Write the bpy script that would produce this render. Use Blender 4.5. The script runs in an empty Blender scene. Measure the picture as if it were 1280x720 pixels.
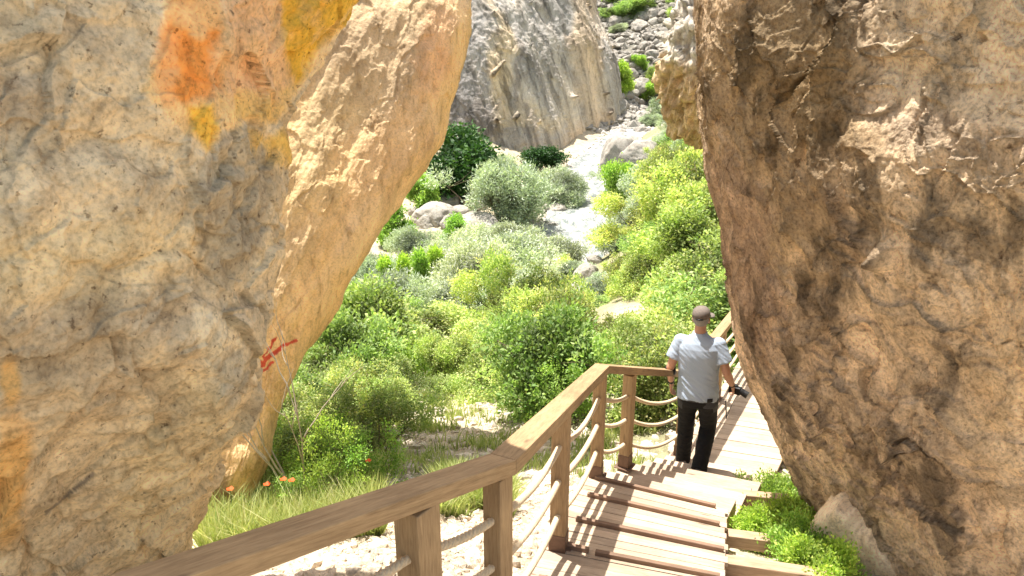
import bpy, math, random
import numpy as np
from mathutils import Vector, Matrix
random.seed(7)
RNG = np.random.default_rng(11)
scene = bpy.context.scene
COL = scene.collection

# ------------------------------------------------------------------ camera maths
F = 924.0
TH = math.radians(19.5)
CT, ST = math.cos(TH), math.sin(TH)
def pd(x, y, d):
    """point on the view line of photo pixel (x,y) at depth d in metres"""
    u = (x-640)/F; v = (y-360)/F
    return np.array([u*d, (CT - v*ST)*d, (-ST - v*CT)*d])
def py(x, y, Y):
    u = (x-640)/F; v = (y-360)/F
    return pd(x, y, Y/(CT - v*ST))
def proj(P):
    P = np.asarray(P)
    d = P[..., 1]*CT - P[..., 2]*ST
    v = (-P[..., 1]*ST - P[..., 2]*CT)/d
    return 640+F*P[..., 0]/d, 360+F*v, d

# ------------------------------------------------------------------ numpy noise
_perm = np.random.default_rng(3).permutation(256)
_perm = np.concatenate([_perm, _perm, _perm])
_g = np.random.default_rng(5).normal(size=(256, 3)); _g /= np.linalg.norm(_g, axis=1)[:, None]
def perlin(p):
    p = np.asarray(p, dtype=np.float64)
    i = np.floor(p).astype(np.int64); f = p - i; i &= 255
    w = f*f*f*(f*(f*6-15)+10)
    out = 0
    for dx in (0, 1):
        wx = w[..., 0] if dx else 1-w[..., 0]
        for dy in (0, 1):
            wy = w[..., 1] if dy else 1-w[..., 1]
            for dz in (0, 1):
                wz = w[..., 2] if dz else 1-w[..., 2]
                h = _perm[_perm[_perm[(i[..., 0]+dx) & 255] + ((i[..., 1]+dy) & 255)] + ((i[..., 2]+dz) & 255)]
                g = _g[h]
                dot = g[..., 0]*(f[..., 0]-dx)+g[..., 1]*(f[..., 1]-dy)+g[..., 2]*(f[..., 2]-dz)
                out = out + wx*wy*wz*dot
    return out*1.6
def fbm(p, oct=5, gain=.5, lac=2.03, ridge=False):
    s = 0; a = 1; p = np.asarray(p, float).copy(); t = 0
    for k in range(oct):
        n = perlin(p + 17.3*k)
        if ridge: n = 1-2*np.abs(n)
        s = s + a*n; t += a; a *= gain; p = p*lac
    return s/t
def cell(p, jit=.95):
    """F1, F2 and a random value of the nearest cell"""
    i = np.floor(p).astype(np.int64)
    f1 = np.full(p.shape[:-1], 9.); f2 = f1.copy(); val = np.zeros(p.shape[:-1])
    for dx in (-1, 0, 1):
        for dy in (-1, 0, 1):
            for dz in (-1, 0, 1):
                c = i+np.array([dx, dy, dz])
                h = _perm[_perm[_perm[c[..., 0] & 255]+(c[..., 1] & 255)]+(c[..., 2] & 255)]
                o = (_g[h]*.5+.5)*jit
                d = np.linalg.norm(c+o-p, axis=-1)
                m = d < f1
                f2 = np.where(m, f1, np.minimum(f2, d))
                val = np.where(m, h/255., val)
                f1 = np.where(m, d, f1)
    return f1, f2, val
def facets(p, tilt=.5, jit=.95):
    """broken-rock relief: every cell is a tilted plane; returns relief, edge distance"""
    i = np.floor(p).astype(np.int64)
    f1 = np.full(p.shape[:-1], 9.); f2 = f1.copy(); val = np.zeros(p.shape[:-1])
    for dx in (-1, 0, 1):
        for dy in (-1, 0, 1):
            for dz in (-1, 0, 1):
                c = i+np.array([dx, dy, dz])
                h = _perm[_perm[_perm[c[..., 0] & 255]+(c[..., 1] & 255)]+(c[..., 2] & 255)]
                q = p-(c+(_g[h]*.5+.5)*jit)
                d = np.linalg.norm(q, axis=-1); m = d < f1
                r = (h/255.-.5)+tilt*2*(_g[(h*7+13) & 255]*q).sum(-1)
                f2 = np.where(m, f1, np.minimum(f2, d)); val = np.where(m, r, val); f1 = np.where(m, d, f1)
    return val, f2-f1
def sstep(a, b, x):
    t = np.clip((x-a)/(b-a), 0, 1); return t*t*(3-2*t)

# ------------------------------------------------------------------ mesh helpers
def fast_mesh(name, V, Fq, smooth=True, col=None, uv=None, extra=None):
    V = np.asarray(V, np.float32).reshape(-1, 3); Fq = np.asarray(Fq, np.int32)
    k = Fq.shape[1]
    me = bpy.data.meshes.new(name)
    me.vertices.add(len(V)); me.vertices.foreach_set('co', V.ravel())
    me.loops.add(Fq.size); me.loops.foreach_set('vertex_index', Fq.ravel())
    me.polygons.add(len(Fq))
    me.polygons.foreach_set('loop_start', np.arange(0, Fq.size, k, dtype=np.int32))
    me.polygons.foreach_set('loop_total', np.full(len(Fq), k, np.int32))
    me.polygons.foreach_set('use_smooth', np.full(len(Fq), smooth, bool))
    me.update(calc_edges=True)
    if col is not None:
        a = me.color_attributes.new('Col', 'FLOAT_COLOR', 'POINT')
        c = np.ones((len(V), 4), np.float32); c[:, :col.shape[-1]] = col.reshape(len(V), -1)
        a.data.foreach_set('color', c.ravel())
    if extra is not None:
        for nm, arr in extra.items():
            a = me.attributes.new(nm, 'FLOAT', 'POINT'); a.data.foreach_set('value', np.asarray(arr, np.float32).ravel())
    me.validate()
    return me
def grid_faces(nr, nc, wrap=False):
    r = np.arange(nr-1)[:, None]; c = np.arange(nc if wrap else nc-1)[None, :]
    c2 = (c+1) % nc
    return np.stack([r*nc+c, r*nc+c2, (r+1)*nc+c2, (r+1)*nc+c], -1).reshape(-1, 4)
class MB:
    def __init__(s): s.v = []; s.f = []
    def add(s, V, Fs):
        o = len(s.v); s.v += [tuple(map(float, p)) for p in V]; s.f += [tuple(i+o for i in f) for f in Fs]
    def hexa(s, b, t):
        """b,t : 4 bottom and 4 top corners"""
        s.add(list(b)+list(t), [(3, 2, 1, 0), (4, 5, 6, 7), (0, 1, 5, 4), (1, 2, 6, 5), (2, 3, 7, 6), (3, 0, 4, 7)])
    def beam(s, a, b, w, h, up=(0, 0, 1)):
        a = Vector(a); b = Vector(b); d = (b-a).normalized(); up = Vector(up)
        r = d.cross(up).normalized()*w/2; u = r.cross(d).normalized()*h/2
        s.hexa([a-r-u, a+r-u, b+r-u, b-r-u], [a-r+u, a+r+u, b+r+u, b-r+u])
    def tube(s, pts, rad, n=8, caps=True):
        pts = [Vector(p) for p in pts]; N = len(pts)
        if not hasattr(rad, '__len__'): rad = [rad]*N
        x = None; V = []
        for i, p in enumerate(pts):
            t = (pts[min(i+1, N-1)]-pts[max(i-1, 0)]).normalized()
            if x is None:
                x = t.cross(Vector((0.13, 0.31, .94)))
                if x.length < .3: x = t.cross(Vector((1, 0, 0)))
            else: x = x-t*x.dot(t)
            x.normalize(); y = t.cross(x).normalized()
            for k in range(n):
                a = 2*math.pi*k/n; V.append(p+(x*math.cos(a)+y*math.sin(a))*rad[i])
        Fs = [(i*n+k, i*n+(k+1) % n, (i+1)*n+(k+1) % n, (i+1)*n+k) for i in range(N-1) for k in range(n)]
        if caps: Fs += [tuple(range(n-1, -1, -1)), tuple(range((N-1)*n, N*n))]
        s.add(V, Fs)
    def build(s, name, mat, parent=None, smooth=False, bevel=0, segs=2):
        me = bpy.data.meshes.new(name); me.from_pydata(s.v, [], s.f); me.validate()
        if smooth: me.polygons.foreach_set('use_smooth', [True]*len(me.polygons))
        o = link(name, me, mat, parent)
        if bevel:
            m = o.modifiers.new('bevel', 'BEVEL'); m.width = bevel; m.segments = segs; m.limit_method = 'ANGLE'
        return o
def link(name, me, mat, parent=None):
    o = bpy.data.objects.new(name, me); COL.objects.link(o)
    if mat: 
        me.materials.clear(); me.materials.append(mat)
    if parent: o.parent = parent
    return o
def empty(name, loc=(0, 0, 0), rz=0):
    o = bpy.data.objects.new(name, None); COL.objects.link(o); o.location = loc; o.rotation_euler = (0, 0, rz)
    o.empty_display_size = .2
    return o
def tag(o, label=None, cat=None, group=None, kind=None):
    if label: o['label'] = label
    if cat: o['category'] = cat
    if group: o['group'] = group
    if kind: o['kind'] = kind
    return o
def sheet_obj(name, mat): pass

# ------------------------------------------------------------------ materials
def newmat(name):
    m = bpy.data.materials.new(name); m.use_nodes = True
    nt = m.node_tree; nt.nodes.clear()
    out = nt.nodes.new('ShaderNodeOutputMaterial'); b = nt.nodes.new('ShaderNodeBsdfPrincipled')
    nt.links.new(b.outputs[0], out.inputs[0]); b.inputs['Roughness'].default_value = .85
    b.inputs['Specular IOR Level'].default_value = .25
    return m, nt, b, out
class NT:
    def __init__(s, nt): s.nt = nt
    def n(s, t, **k):
        nd = s.nt.nodes.new(t)
        for a, b in k.items(): setattr(nd, a, b)
        return nd
    def l(s, a, b): s.nt.links.new(a, b)
    def coord(s, kind='Object', scale=(1, 1, 1), rot=(0, 0, 0)):
        t = s.n('ShaderNodeTexCoord'); m = s.n('ShaderNodeMapping')
        m.inputs['Scale'].default_value = scale; m.inputs['Rotation'].default_value = rot
        s.l(t.outputs[kind], m.inputs[0]); return m.outputs[0]
    def noise(s, vec, scale, detail=6, rough=.6, dist=0):
        t = s.n('ShaderNodeTexNoise'); t.inputs['Scale'].default_value = scale; t.inputs['Detail'].default_value = detail
        t.inputs['Roughness'].default_value = rough; t.inputs['Distortion'].default_value = dist
        s.l(vec, t.inputs['Vector']); return t.outputs[0]
    def voro(s, vec, scale, feature='F1', out=0):
        t = s.n('ShaderNodeTexVoronoi'); t.feature = feature; t.inputs['Scale'].default_value = scale
        s.l(vec, t.inputs['Vector']); return t.outputs[out]
    def ramp(s, fac, stops, interp='LINEAR'):
        r = s.n('ShaderNodeValToRGB'); r.color_ramp.interpolation = interp
        e = r.color_ramp.elements
        while len(e) < len(stops): e.new(.5)
        for i, (p, c) in enumerate(stops):
            e[i].position = p
            if not hasattr(c, '__len__'): c = (c, c, c)
            e[i].color = (*c[:3], 1)
        s.l(fac, r.inputs[0]); return r.outputs[0]
    def mix(s, fac, a, b, mode='MIX'):
        m = s.n('ShaderNodeMix', data_type='RGBA', blend_type=mode); m.clamp_factor = True
        for inp, v in ((0, fac), (6, a), (7, b)):
            if hasattr(v, 'links') or hasattr(v, 'is_linked'): s.l(v, m.inputs[inp])
            elif inp == 0: m.inputs[0].default_value = v
            else: m.inputs[inp].default_value = (*v[:3], 1)
        return m.outputs[2]
    def math(s, op, a, b=None):
        m = s.n('ShaderNodeMath', operation=op)
        for i, v in enumerate((a, b)):
            if v is None: continue
            if hasattr(v, 'is_linked'): s.l(v, m.inputs[i])
            else: m.inputs[i].default_value = v
        return m.outputs[0]
    def bump(s, h, strength, dist, prev=None):
        b = s.n('ShaderNodeBump'); b.inputs['Strength'].default_value = strength; b.inputs['Distance'].default_value = dist
        s.l(h, b.inputs['Height'])
        if prev: s.l(prev, b.inputs['Normal'])
        return b.outputs[0]
    def attr(s, name='Col', out=0):
        a = s.n('ShaderNodeAttribute', attribute_name=name); return a.outputs[out]

def rock_mat(name, sc=1.0, spots=.35, bump=1.0, aniso=(1, 1, 1), rot=(0, 0, 0), pits=True, speck=None):
    """vertex colour x several scales of mottling, with pits, cracks and grain"""
    m, nt, b, out = newmat(name); N = NT(nt)
    v = N.coord('Object'); va = N.coord('Object', aniso, rot)
    base = N.attr('Col')
    n1 = N.noise(va, 1.6*sc, 8, .65, .4)
    n2 = N.noise(va, 9*sc, 8, .7, .3)
    n3 = N.noise(v, 55*sc, 5, .7)
    c = N.mix(1, base, N.ramp(n1, [(.28, (.74, .69, .63)), (.5, (1.05, 1.04, 1.02)), (.72, (1.32, 1.28, 1.22))]), 'MULTIPLY')
    c = N.mix(1, c, N.ramp(n2, [(.3, (.62, .57, .52)), (.45, (1.03, 1.01, .99)), (.7, (1.25, 1.24, 1.22))]), 'MULTIPLY')
    c = N.mix(spots, c, N.ramp(n3, [(.36, (.3, .27, .25)), (.5, (1, 1, 1)), (.66, (1.4, 1.38, 1.34))]), 'MULTIPLY')
    if speck:
        n4 = N.noise(v, speck[0], 6, .68, .15)
        c = N.mix(N.ramp(n4, [(speck[1], 0), (speck[1]+.06, 1)]), c, N.mix(1, c, (.42, .38, .36), 'MULTIPLY'))
    cr = N.voro(N.mix(.12, va, N.noise(v, 3*sc, 4)) if False else va, 3.2*sc, 'DISTANCE_TO_EDGE')
    crm = N.ramp(cr, [(0, 0), (.03, 1)])
    nm = N.noise(v, .9*sc, 3)
    crf = N.math('MULTIPLY', N.math('SUBTRACT', 1., crm), N.ramp(nm, [(.5, 0), (.65, .35)]))
    c = N.mix(crf, c, N.mix(1, c, (.4, .35, .3), 'MULTIPLY'))
    N.l(c, b.inputs['Base Color'])
    h = N.math('ADD', N.math('MULTIPLY', n2, 1.0), N.math('MULTIPLY', n3, .22))
    nb = N.bump(h, .75*bump, .05/sc)
    nb = N.bump(n3, .6*bump, .008/sc, nb)
    if pits:
        vo = N.voro(v, 38*sc, 'SMOOTH_F1')
        nb = N.bump(vo, .35*bump, .015/sc, nb)
    N.l(nb, b.inputs['Normal'])
    b.inputs['Roughness'].default_value = .92; b.inputs['Specular IOR Level'].default_value = .15
    return m

def wood_mat(name, col=(.36, .25, .17), dark=(.2, .13, .085), scale=1., axis=(3, 60, 60), bump=.3, kind='Object', var=.3):
    m, nt, b, out = newmat(name); N = NT(nt)
    uvn = N.n('ShaderNodeUVMap'); mp = N.n('ShaderNodeMapping'); mp.inputs['Scale'].default_value = (axis[0], axis[1], 1)
    N.l(uvn.outputs[0], mp.inputs[0]); v = mp.outputs[0]
    g = N.noise(v, 1.0, 6, .65, .6)
    g2 = N.noise(v, 3.3, 4, .6, .2)
    vo = N.coord('Object'); big = N.noise(vo, 2.2, 5, .6); fine = N.noise(vo, 130, 3, .6)
    c = N.mix(N.ramp(g, [(.3, 0), (.7, 1)]), dark, col)
    c = N.mix(.5, c, N.ramp(g2, [(.35, (.65, .6, .56)), (.6, (1.12, 1.1, 1.08))]), 'MULTIPLY')
    c = N.mix(.8, c, N.ramp(big, [(.3, (.75, .72, .7)), (.7, (1.2, 1.18, 1.15))]), 'MULTIPLY')
    kv = N.n('ShaderNodeMapping'); kv.inputs['Scale'].default_value = (2.2, 9, 1); N.l(uvn.outputs[0], kv.inputs[0])
    kn = N.voro(kv.outputs[0], 1.0, 'F1')
    c = N.mix(N.ramp(kn, [(.05, .75), (.13, 0)]), c, (.09, .055, .035))
    r = N.attr('rnd', 2)
    c = N.mix(var, c, N.ramp(r, [(0, (.6, .58, .56)), (.5, (1, 1, 1)), (1, (1.3, 1.28, 1.25))]), 'MULTIPLY')
    N.l(c, b.inputs['Base Color'])
    nb = N.bump(g, bump, .004); nb = N.bump(fine, .2, .002, nb); N.l(nb, b.inputs['Normal'])
    b.inputs['Roughness'].default_value = .7
    return m

def leaf_mat(name, stops, trans=.35, rough=.55, vary=.25, dark=.5):
    """stops: colour ramp over the per-leaf random value"""
    m, nt, b, out = newmat(name); N = NT(nt)
    a = N.attr('Col'); sep = N.n('ShaderNodeSeparateColor'); N.l(a, sep.inputs[0])
    c = N.ramp(sep.outputs[0], stops)
    oi = N.n('ShaderNodeObjectInfo')
    c = N.mix(1, c, N.ramp(oi.outputs['Random'], [(0, (1-vary, 1-vary*.6, 1-vary)), (.5, (1, 1, 1)), (1, (1+vary, 1+vary*.5, 1-vary*.3))]), 'MULTIPLY')
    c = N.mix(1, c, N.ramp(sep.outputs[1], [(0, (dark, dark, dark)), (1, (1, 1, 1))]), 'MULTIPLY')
    N.l(c, b.inputs['Base Color']); b.inputs['Roughness'].default_value = rough
    b.inputs['Specular IOR Level'].default_value = .3
    t = N.n('ShaderNodeBsdfTranslucent'); N.l(N.mix(1, c, (1.15, 1.25, .6), 'MULTIPLY'), t.inputs[0])
    mx = N.n('ShaderNodeMixShader'); mx.inputs[0].default_value = trans
    N.l(b.outputs[0], mx.inputs[1]); N.l(t.outputs[0], mx.inputs[2]); N.l(mx.outputs[0], out.inputs[0])
    return m
def plain_mat(name, c, rough=.8, scale=20, amt=.25, bump=.15, bd=.004, metal=0):
    m, nt, b, out = newmat(name); N = NT(nt); v = N.coord('Object')
    n = N.noise(v, scale, 5, .6)
    N.l(N.mix(amt, c, N.ramp(n, [(.3, tuple(x*.55 for x in c)), (.7, tuple(min(1, x*1.35) for x in c))])), b.inputs['Base Color'])
    N.l(N.bump(n, bump, bd), b.inputs['Normal']); b.inputs['Roughness'].default_value = rough; b.inputs['Metallic'].default_value = metal
    return m

M = {}
M['rock_near'] = rock_mat('near_rock', 1.0, .4, .6, pits=False, speck=(34, .6))
M['rock_orange'] = rock_mat('ochre_rock', .8, .3, .7, aniso=(1.6, 1.6, .45), rot=(.5, .75, 0))
M['rock_right'] = rock_mat('brown_rock', .9, .55, 1.15, pits=False, speck=(11, .62))
M['rock_pale'] = rock_mat('pale_rock', 1., .4, .8)
M['cliff'] = rock_mat('cliff_rock', .22, .5, .7, aniso=(1, 1, .32), rot=(0, .22, 0), pits=False)
M['boulder'] = rock_mat('boulder_rock', .8, .5, 1.0)
M['rubble'] = rock_mat('rubble_rock', .3, .5, 1.0)
M['rail'] = wood_mat('rail_wood', (.45, .32, .18), (.28, .19, .105), axis=(4, 55), var=.2)
M['deck'] = wood_mat('deck_wood', (.56, .46, .355), (.38, .30, .225), axis=(5, 60), var=.45)
M['beam'] = wood_mat('beam_wood', (.46, .34, .24), (.28, .19, .12), axis=(4, 50), var=.3)
M['cleat'] = wood_mat('cleat_wood', (.27, .18, .125), (.17, .11, .075), axis=(4, 50), var=.3)
M['rope'] = plain_mat('rope_fibre', (.60, .475, .32), .9, 90, .4, .4, .003)
M['shoe_metal'] = plain_mat('post_shoe_steel', (.16, .10, .07), .6, 30, .5, .2, .002, .3)
M['bark'] = plain_mat('bark', (.13, .095, .065), .9, 18, .6, .5, .01)
M['deadwood'] = plain_mat('dead_wood', (.42, .36, .28), .9, 30, .4, .3, .005)

# ------------------------------------------------------------------ terrain
river_px = [(822, 140, 135), (800, 156, 118), (772, 177, 104), (738, 208, 90), (744, 248, 75), (738, 290, 63), (728, 325, 54.5), (660, 335, 52.5), (590, 338, 51.5), (520, 352, 48.5), (450, 385, 43), (330, 420, 39)]
river = np.array([py(*p) for p in river_px])
river_w = np.array([2.2, 2.2, 2.0, 2.2, 3.6, 3.4, 2.8, 2.6, 2.8, 3.0, 3., 3.])
ctrl = []
def cp(x, y, Y): ctrl.append(py(x, y, Y))
for a in [(640, 470, 20), (760, 410, 22), (400, 500, 16), (600, 530, 11), (555, 565, 9.4), (640, 395, 30), (700, 370, 38),
          (850, 440, 14), (330, 640, 6.6), (420, 600, 7.6), (860, 310, 30), (885, 230, 48), (850, 205, 62), (840, 150, 95), (790, 128, 130),
          (790, 60, 152), (780, 20, 168), (780, -60, 195), (840, 60, 150), (840, -60, 190), (560, 230, 84), (640, 215, 90), (700, 210, 96), (560, 275, 66), (640, 262, 68), (480, 330, 56),
          (520, 420, 27), (560, 480, 17), (700, 330, 58), (690, 470, 17.5), (790, 345, 32), (300, 560, 12), (470, 250, 75), (200, 400, 30), (1000, 330, 22), (1000, 180, 60), (1100, 100, 120)]:
    cp(*a)
for w in [(-1.0, 3.2, -2.72), (-.2, 3.4, -2.95), (-2.0, 3.2, -2.85), (.3, 4.6, -3.45), (.0, 5.6, -3.9), (1.0, 6.3, -4.35), (1.2, 7.3, -4.9), (1.5, 8.3, -5.3), (3.6, 10.6, -5.0),
          (2.2, 6.2, -4.5), (3.0, 7.4, -4.75), (4.5, 10, -4.7), (.9, 3.9, -3.35), (1.6, 4.2, -3.55), (2.2, 3.8, -3.4), (2.4, 5.0, -3.9), (.5, 2.6, -2.95), (1.6, 2.4, -2.8), (3, 2, -2.4),
          (-1.5, 5.2, -4.1), (-.8, 4.6, -3.45), (-3, 5, -4.0), (0, 0, -2.2), (-2, -3, -1.6), (3, -3, -1.5), (-4, 1, -2.0), (6, 4, -2.6), (6, 9, -3.6), (10, 20, -4), (18, 35, -3), (-10, 8, -5),
          (-30, 30, -8), (-40, 70, -6), (-30, 110, 4), (-60, 200, 30), (60, 60, 12), (70, 120, 20), (60, 250, 50), (0, 250, 42), (-100, 400, 90), (100, 400, 90), (0, 400, 90), (30, 200, 24), (45, 150, 8)]:
    ctrl.append(np.array(w, float))
for i in range(len(river)):
    ctrl.append(river[i]+np.array([0, 0, -.3]))
ctrl = np.array(ctrl)
def warp(X, Y):
    s = np.log(np.maximum(Y, -5)+7); return X/(Y*.5+5)*3.0, s*3.0
cu, cv = warp(ctrl[:, 0], ctrl[:, 1])
# fit smooth surface to slope (Z) in the warped plane
def _k(r): return r
A = _k(np.hypot(cu[:, None]-cu[None], cv[:, None]-cv[None])) + np.eye(len(cu))*(-.03)
n = len(cu)
Pm = np.stack([np.ones(n), cu, cv], 1)
K = np.block([[A, Pm], [Pm.T, np.zeros((3, 3))]])
sol = np.linalg.solve(K, np.concatenate([ctrl[:, 2], [0, 0, 0]]))
def base_h(X, Y):
    X = np.asarray(X, float); Y = np.asarray(Y, float)
    u, v = warp(X, Y); sh = u.shape; u = u.ravel(); v = v.ravel(); o = np.empty(len(u))
    for s in range(0, len(u), 60000):
        e = s+60000
        o[s:e] = _k(np.hypot(u[s:e, None]-cu, v[s:e, None]-cv))@sol[:n] + sol[n]+sol[n+1]*u[s:e]+sol[n+2]*v[s:e]
    return o.reshape(sh)
def river_dist(X, Y):
    X = np.asarray(X, float); Y = np.asarray(Y, float)
    best = np.full(X.shape, 1e9); z = np.zeros(X.shape); w = np.ones(X.shape)
    for i in range(len(river)-1):
        a, b = river[i], river[i+1]; d = b-a
        t = np.clip(((X-a[0])*d[0]+(Y-a[1])*d[1])/(d[0]**2+d[1]**2), 0, 1)
        r = np.hypot(X-a[0]-t*d[0], Y-a[1]-t*d[1]); m = r < best
        best = np.where(m, r, best); z = np.where(m, a[2]+t*d[2], z); w = np.where(m, river_w[i]*(1-t)+river_w[i+1]*t, w)
    return best, z, w
def height(X, Y, detail=True):
    X = np.asarray(X, float); Y = np.asarray(Y, float)
    h = base_h(X, Y)
    r, z, w = river_dist(X, Y)
    f = 1-sstep(w*1.0, w*2.2, r)
    h = h*(1-f) + (z-.35)*f
    if detail:
        P = np.stack([X, Y, X*0], -1)
        far = np.clip(Y/40, 0, 3)
        h = h + fbm(P*.9, 3)*.10*(1-f*.7) + fbm(P*.12+4, 4)*.5*far*(1-f)
        near = np.clip(1-(Y-3)/14, 0, 1)
        h = h + near*(fbm(P*5.+9, 4)*.05)
        rub = sstep(112, 125, Y)*sstep(5, 14, X)
        if np.any(rub > 0): h = h + rub*fbm(P*.55, 4, ridge=True)*.8
    return h
def ground(x, y, y0=2.5, y1=260):
    """where the view line of a photo pixel meets the terrain"""
    Ys = y0*np.exp(np.linspace(0, math.log(y1/y0), 500))
    P = np.array([py(x, y, a) for a in Ys])
    h = height(P[:, 0], P[:, 1], True)
    k = np.argmax(P[:, 2] < h)
    return np.array([P[k, 0], P[k, 1], h[k]])

NR, NC = 820, 640
yy = -6+2*np.exp(np.linspace(0, math.log(430/2), NR))
xx = np.linspace(-1.9, 1.9, NC)
YY = np.repeat(yy[:, None], NC, 1); XX = xx[None, :]*(YY+6.5)*.62
ZZ = height(XX, YY)
V = np.stack([XX, YY, ZZ], -1)
rd, rz, rw = river_dist(XX, YY)
P3 = np.stack([XX, YY, XX*0], -1)
sand = np.array([.56, .48, .37]); grass = np.array([.13, .165, .05]); peb = np.array([.42, .395, .35]); grey = np.array([.22, .21, .20])
gn = fbm(P3*.35+2, 4)
near = np.clip(1-(YY-4.6)/4.5, 0, 1)
left_grass = sstep(5.0, 6.4, YY)*(1-sstep(.2, 1.4, XX-(YY-6)*.2))
gr = np.clip(sstep(-.15, .2, gn+.28), 0, 1)*sstep(4.8, 9, YY)
gr = np.maximum(gr*.6, left_grass*.5*sstep(-.4, .1, gn+.15))
pxx, pyy, _ = proj(V)
def blob(cx, cy, rx, ry, p=2.2):
    return np.exp(-((np.abs(pxx-cx)/rx)**p+(np.abs(pyy-cy)/ry)**p))
bare = np.clip(blob(605, 532, 60, 24)+blob(560, 560, 60, 20)+blob(780, 402, 22, 26)+blob(700, 372, 30, 10), 0, 1)
gr = gr*(1-.85*bare)
gr = gr*(1-.8*sstep(48, 56, YY)*(1-sstep(.10, .13, XX/(YY+1))))
C = sand*(1-gr[..., None])+grass*gr[..., None]
fr = (1-sstep(rw*1.1, rw*2.0, rd))[..., None]
C = C*(1-fr)+peb*fr
rub = (sstep(112, 122, YY)*sstep(5, 12, XX))[..., None]
C = C*(1-rub*.8)+grey*rub*.8
C = C*(1+.25*fbm(P3*2.5+7, 4)[..., None])
ter_me = fast_mesh('hillside_ground', V, grid_faces(NR, NC), col=np.clip(C, 0, 1))
m, nt, b, out = newmat('hillside_soil'); N = NT(nt); v = N.coord('Object')
n1 = N.noise(v, 1.7, 8, .65); n2 = N.noise(v, 14, 6, .7); n3 = N.voro(v, 22, 'F1'); n4 = N.voro(v, 60, 'F1')
c = N.mix(1, N.attr('Col'), N.ramp(n1, [(.3, (.75, .74, .7)), (.7, (1.2, 1.2, 1.18))]), 'MULTIPLY')
c = N.mix(.8, c, N.ramp(n2, [(.3, (.6, .58, .55)), (.6, (1.15, 1.14, 1.12))]), 'MULTIPLY')
c = N.mix(.5, c, N.ramp(n3, [(.0, (1.3, 1.28, 1.25)), (.5, (.8, .78, .75))]), 'MULTIPLY')
N.l(c, b.inputs['Base Color'])
nb = N.bump(n2, .7, .06); nb = N.bump(n3, .6, -.03, nb); nb = N.bump(n4, .4, -.01, nb); N.l(nb, b.inputs['Normal'])
b.inputs['Roughness'].default_value = .95
M['soil'] = m
tag(link('hillside_ground', ter_me, m), kind='structure')

# river surface
def catmull(P, n):
    P = np.asarray(P, float); k = len(P)
    t = np.linspace(0, k-1, n); i = np.clip(np.floor(t).astype(int), 0, k-2); f = (t-i)
    sh = (n,)+(1,)*(P.ndim-1); f = f.reshape(sh)
    ext = np.concatenate([[2*P[0]-P[1]], P, [2*P[-1]-P[-2]]])
    a, b_, c_, d = ext[i], ext[i+1], ext[i+2], ext[i+3]
    return .5*((2*b_)+(-a+c_)*f+(2*a-5*b_+4*c_-d)*f**2+(-a+3*b_-3*c_+d)*f**3)
rp = catmull(np.concatenate([river, river_w[:, None]], 1), 260)
tang = np.gradient(rp[:, :2], axis=0); tang /= np.linalg.norm(tang, axis=1)[:, None]
nrm = np.stack([-tang[:, 1], tang[:, 0]], 1)
cs = np.linspace(-1, 1, 40)
W = rp[:, None, :2]+nrm[:, None, :]*(cs[None, :, None]*rp[:, None, 3:4]*1.25)
Wz = np.repeat(rp[:, 2:3], 40, 1)-.08
Wp = np.concatenate([W, Wz[..., None]], -1)
Wp[..., 2] += fbm(Wp*np.array([.8, .8, 0])+3, 4)*.16
wm, nt, b, out = newmat('rapids_water'); N = NT(nt); v = N.coord('Object', (1, .45, 1))
n1 = N.noise(v, 1.1, 8, .7, 1.0); n2 = N.noise(v, 6, 5, .7)
N.l(N.mix(N.ramp(n1, [(.40, 0), (.62, 1)]), (.20, .23, .225), (.47, .46, .415)), b.inputs['Base Color'])
N.l(N.bump(n2, .6, .15, N.bump(n1, .8, .4)), b.inputs['Normal']); N.l(N.ramp(n1, [(.4, .15), (.6, .7)]), b.inputs['Roughness'])
b.inputs['Specular IOR Level'].default_value = .5
tag(link('river', fast_mesh('river', Wp, grid_faces(260, 40)), wm), kind='structure')

# ------------------------------------------------------------------ big rocks as displaced control nets
def surf(ctrl, nr, nc):
    """ctrl[row][col] of 3D points -> dense grid, normals"""
    P = np.array(ctrl, float)
    P = catmull(P, nr); P = catmull(P.transpose(1, 0, 2), nc).transpose(1, 0, 2)
    return P
def normals(P):
    a = np.gradient(P, axis=0); b_ = np.gradient(P, axis=1)
    nn = np.cross(a, b_); nn /= np.linalg.norm(nn, axis=-1)[..., None]+1e-9
    return nn
def strokes(px_, py_, segs):
    o = np.zeros(px_.shape)
    for (x0, y0, x1, y1, w) in segs:
        dx, dy = x1-x0, y1-y0
        t = np.clip(((px_-x0)*dx+(py_-y0)*dy)/(dx*dx+dy*dy), 0, 1)
        o = np.maximum(o, 1-sstep(w*.5, w, np.hypot(px_-x0-t*dx, py_-y0-t*dy)))
    return o
def lim(C, top=.80):
    m = C.max(-1, keepdims=True)
    return np.clip(C*np.where(m > top, (top+(1-np.exp(-(m-top)/.3))*.12)/np.maximum(m, 1e-6), 1), 0, 1)
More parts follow.
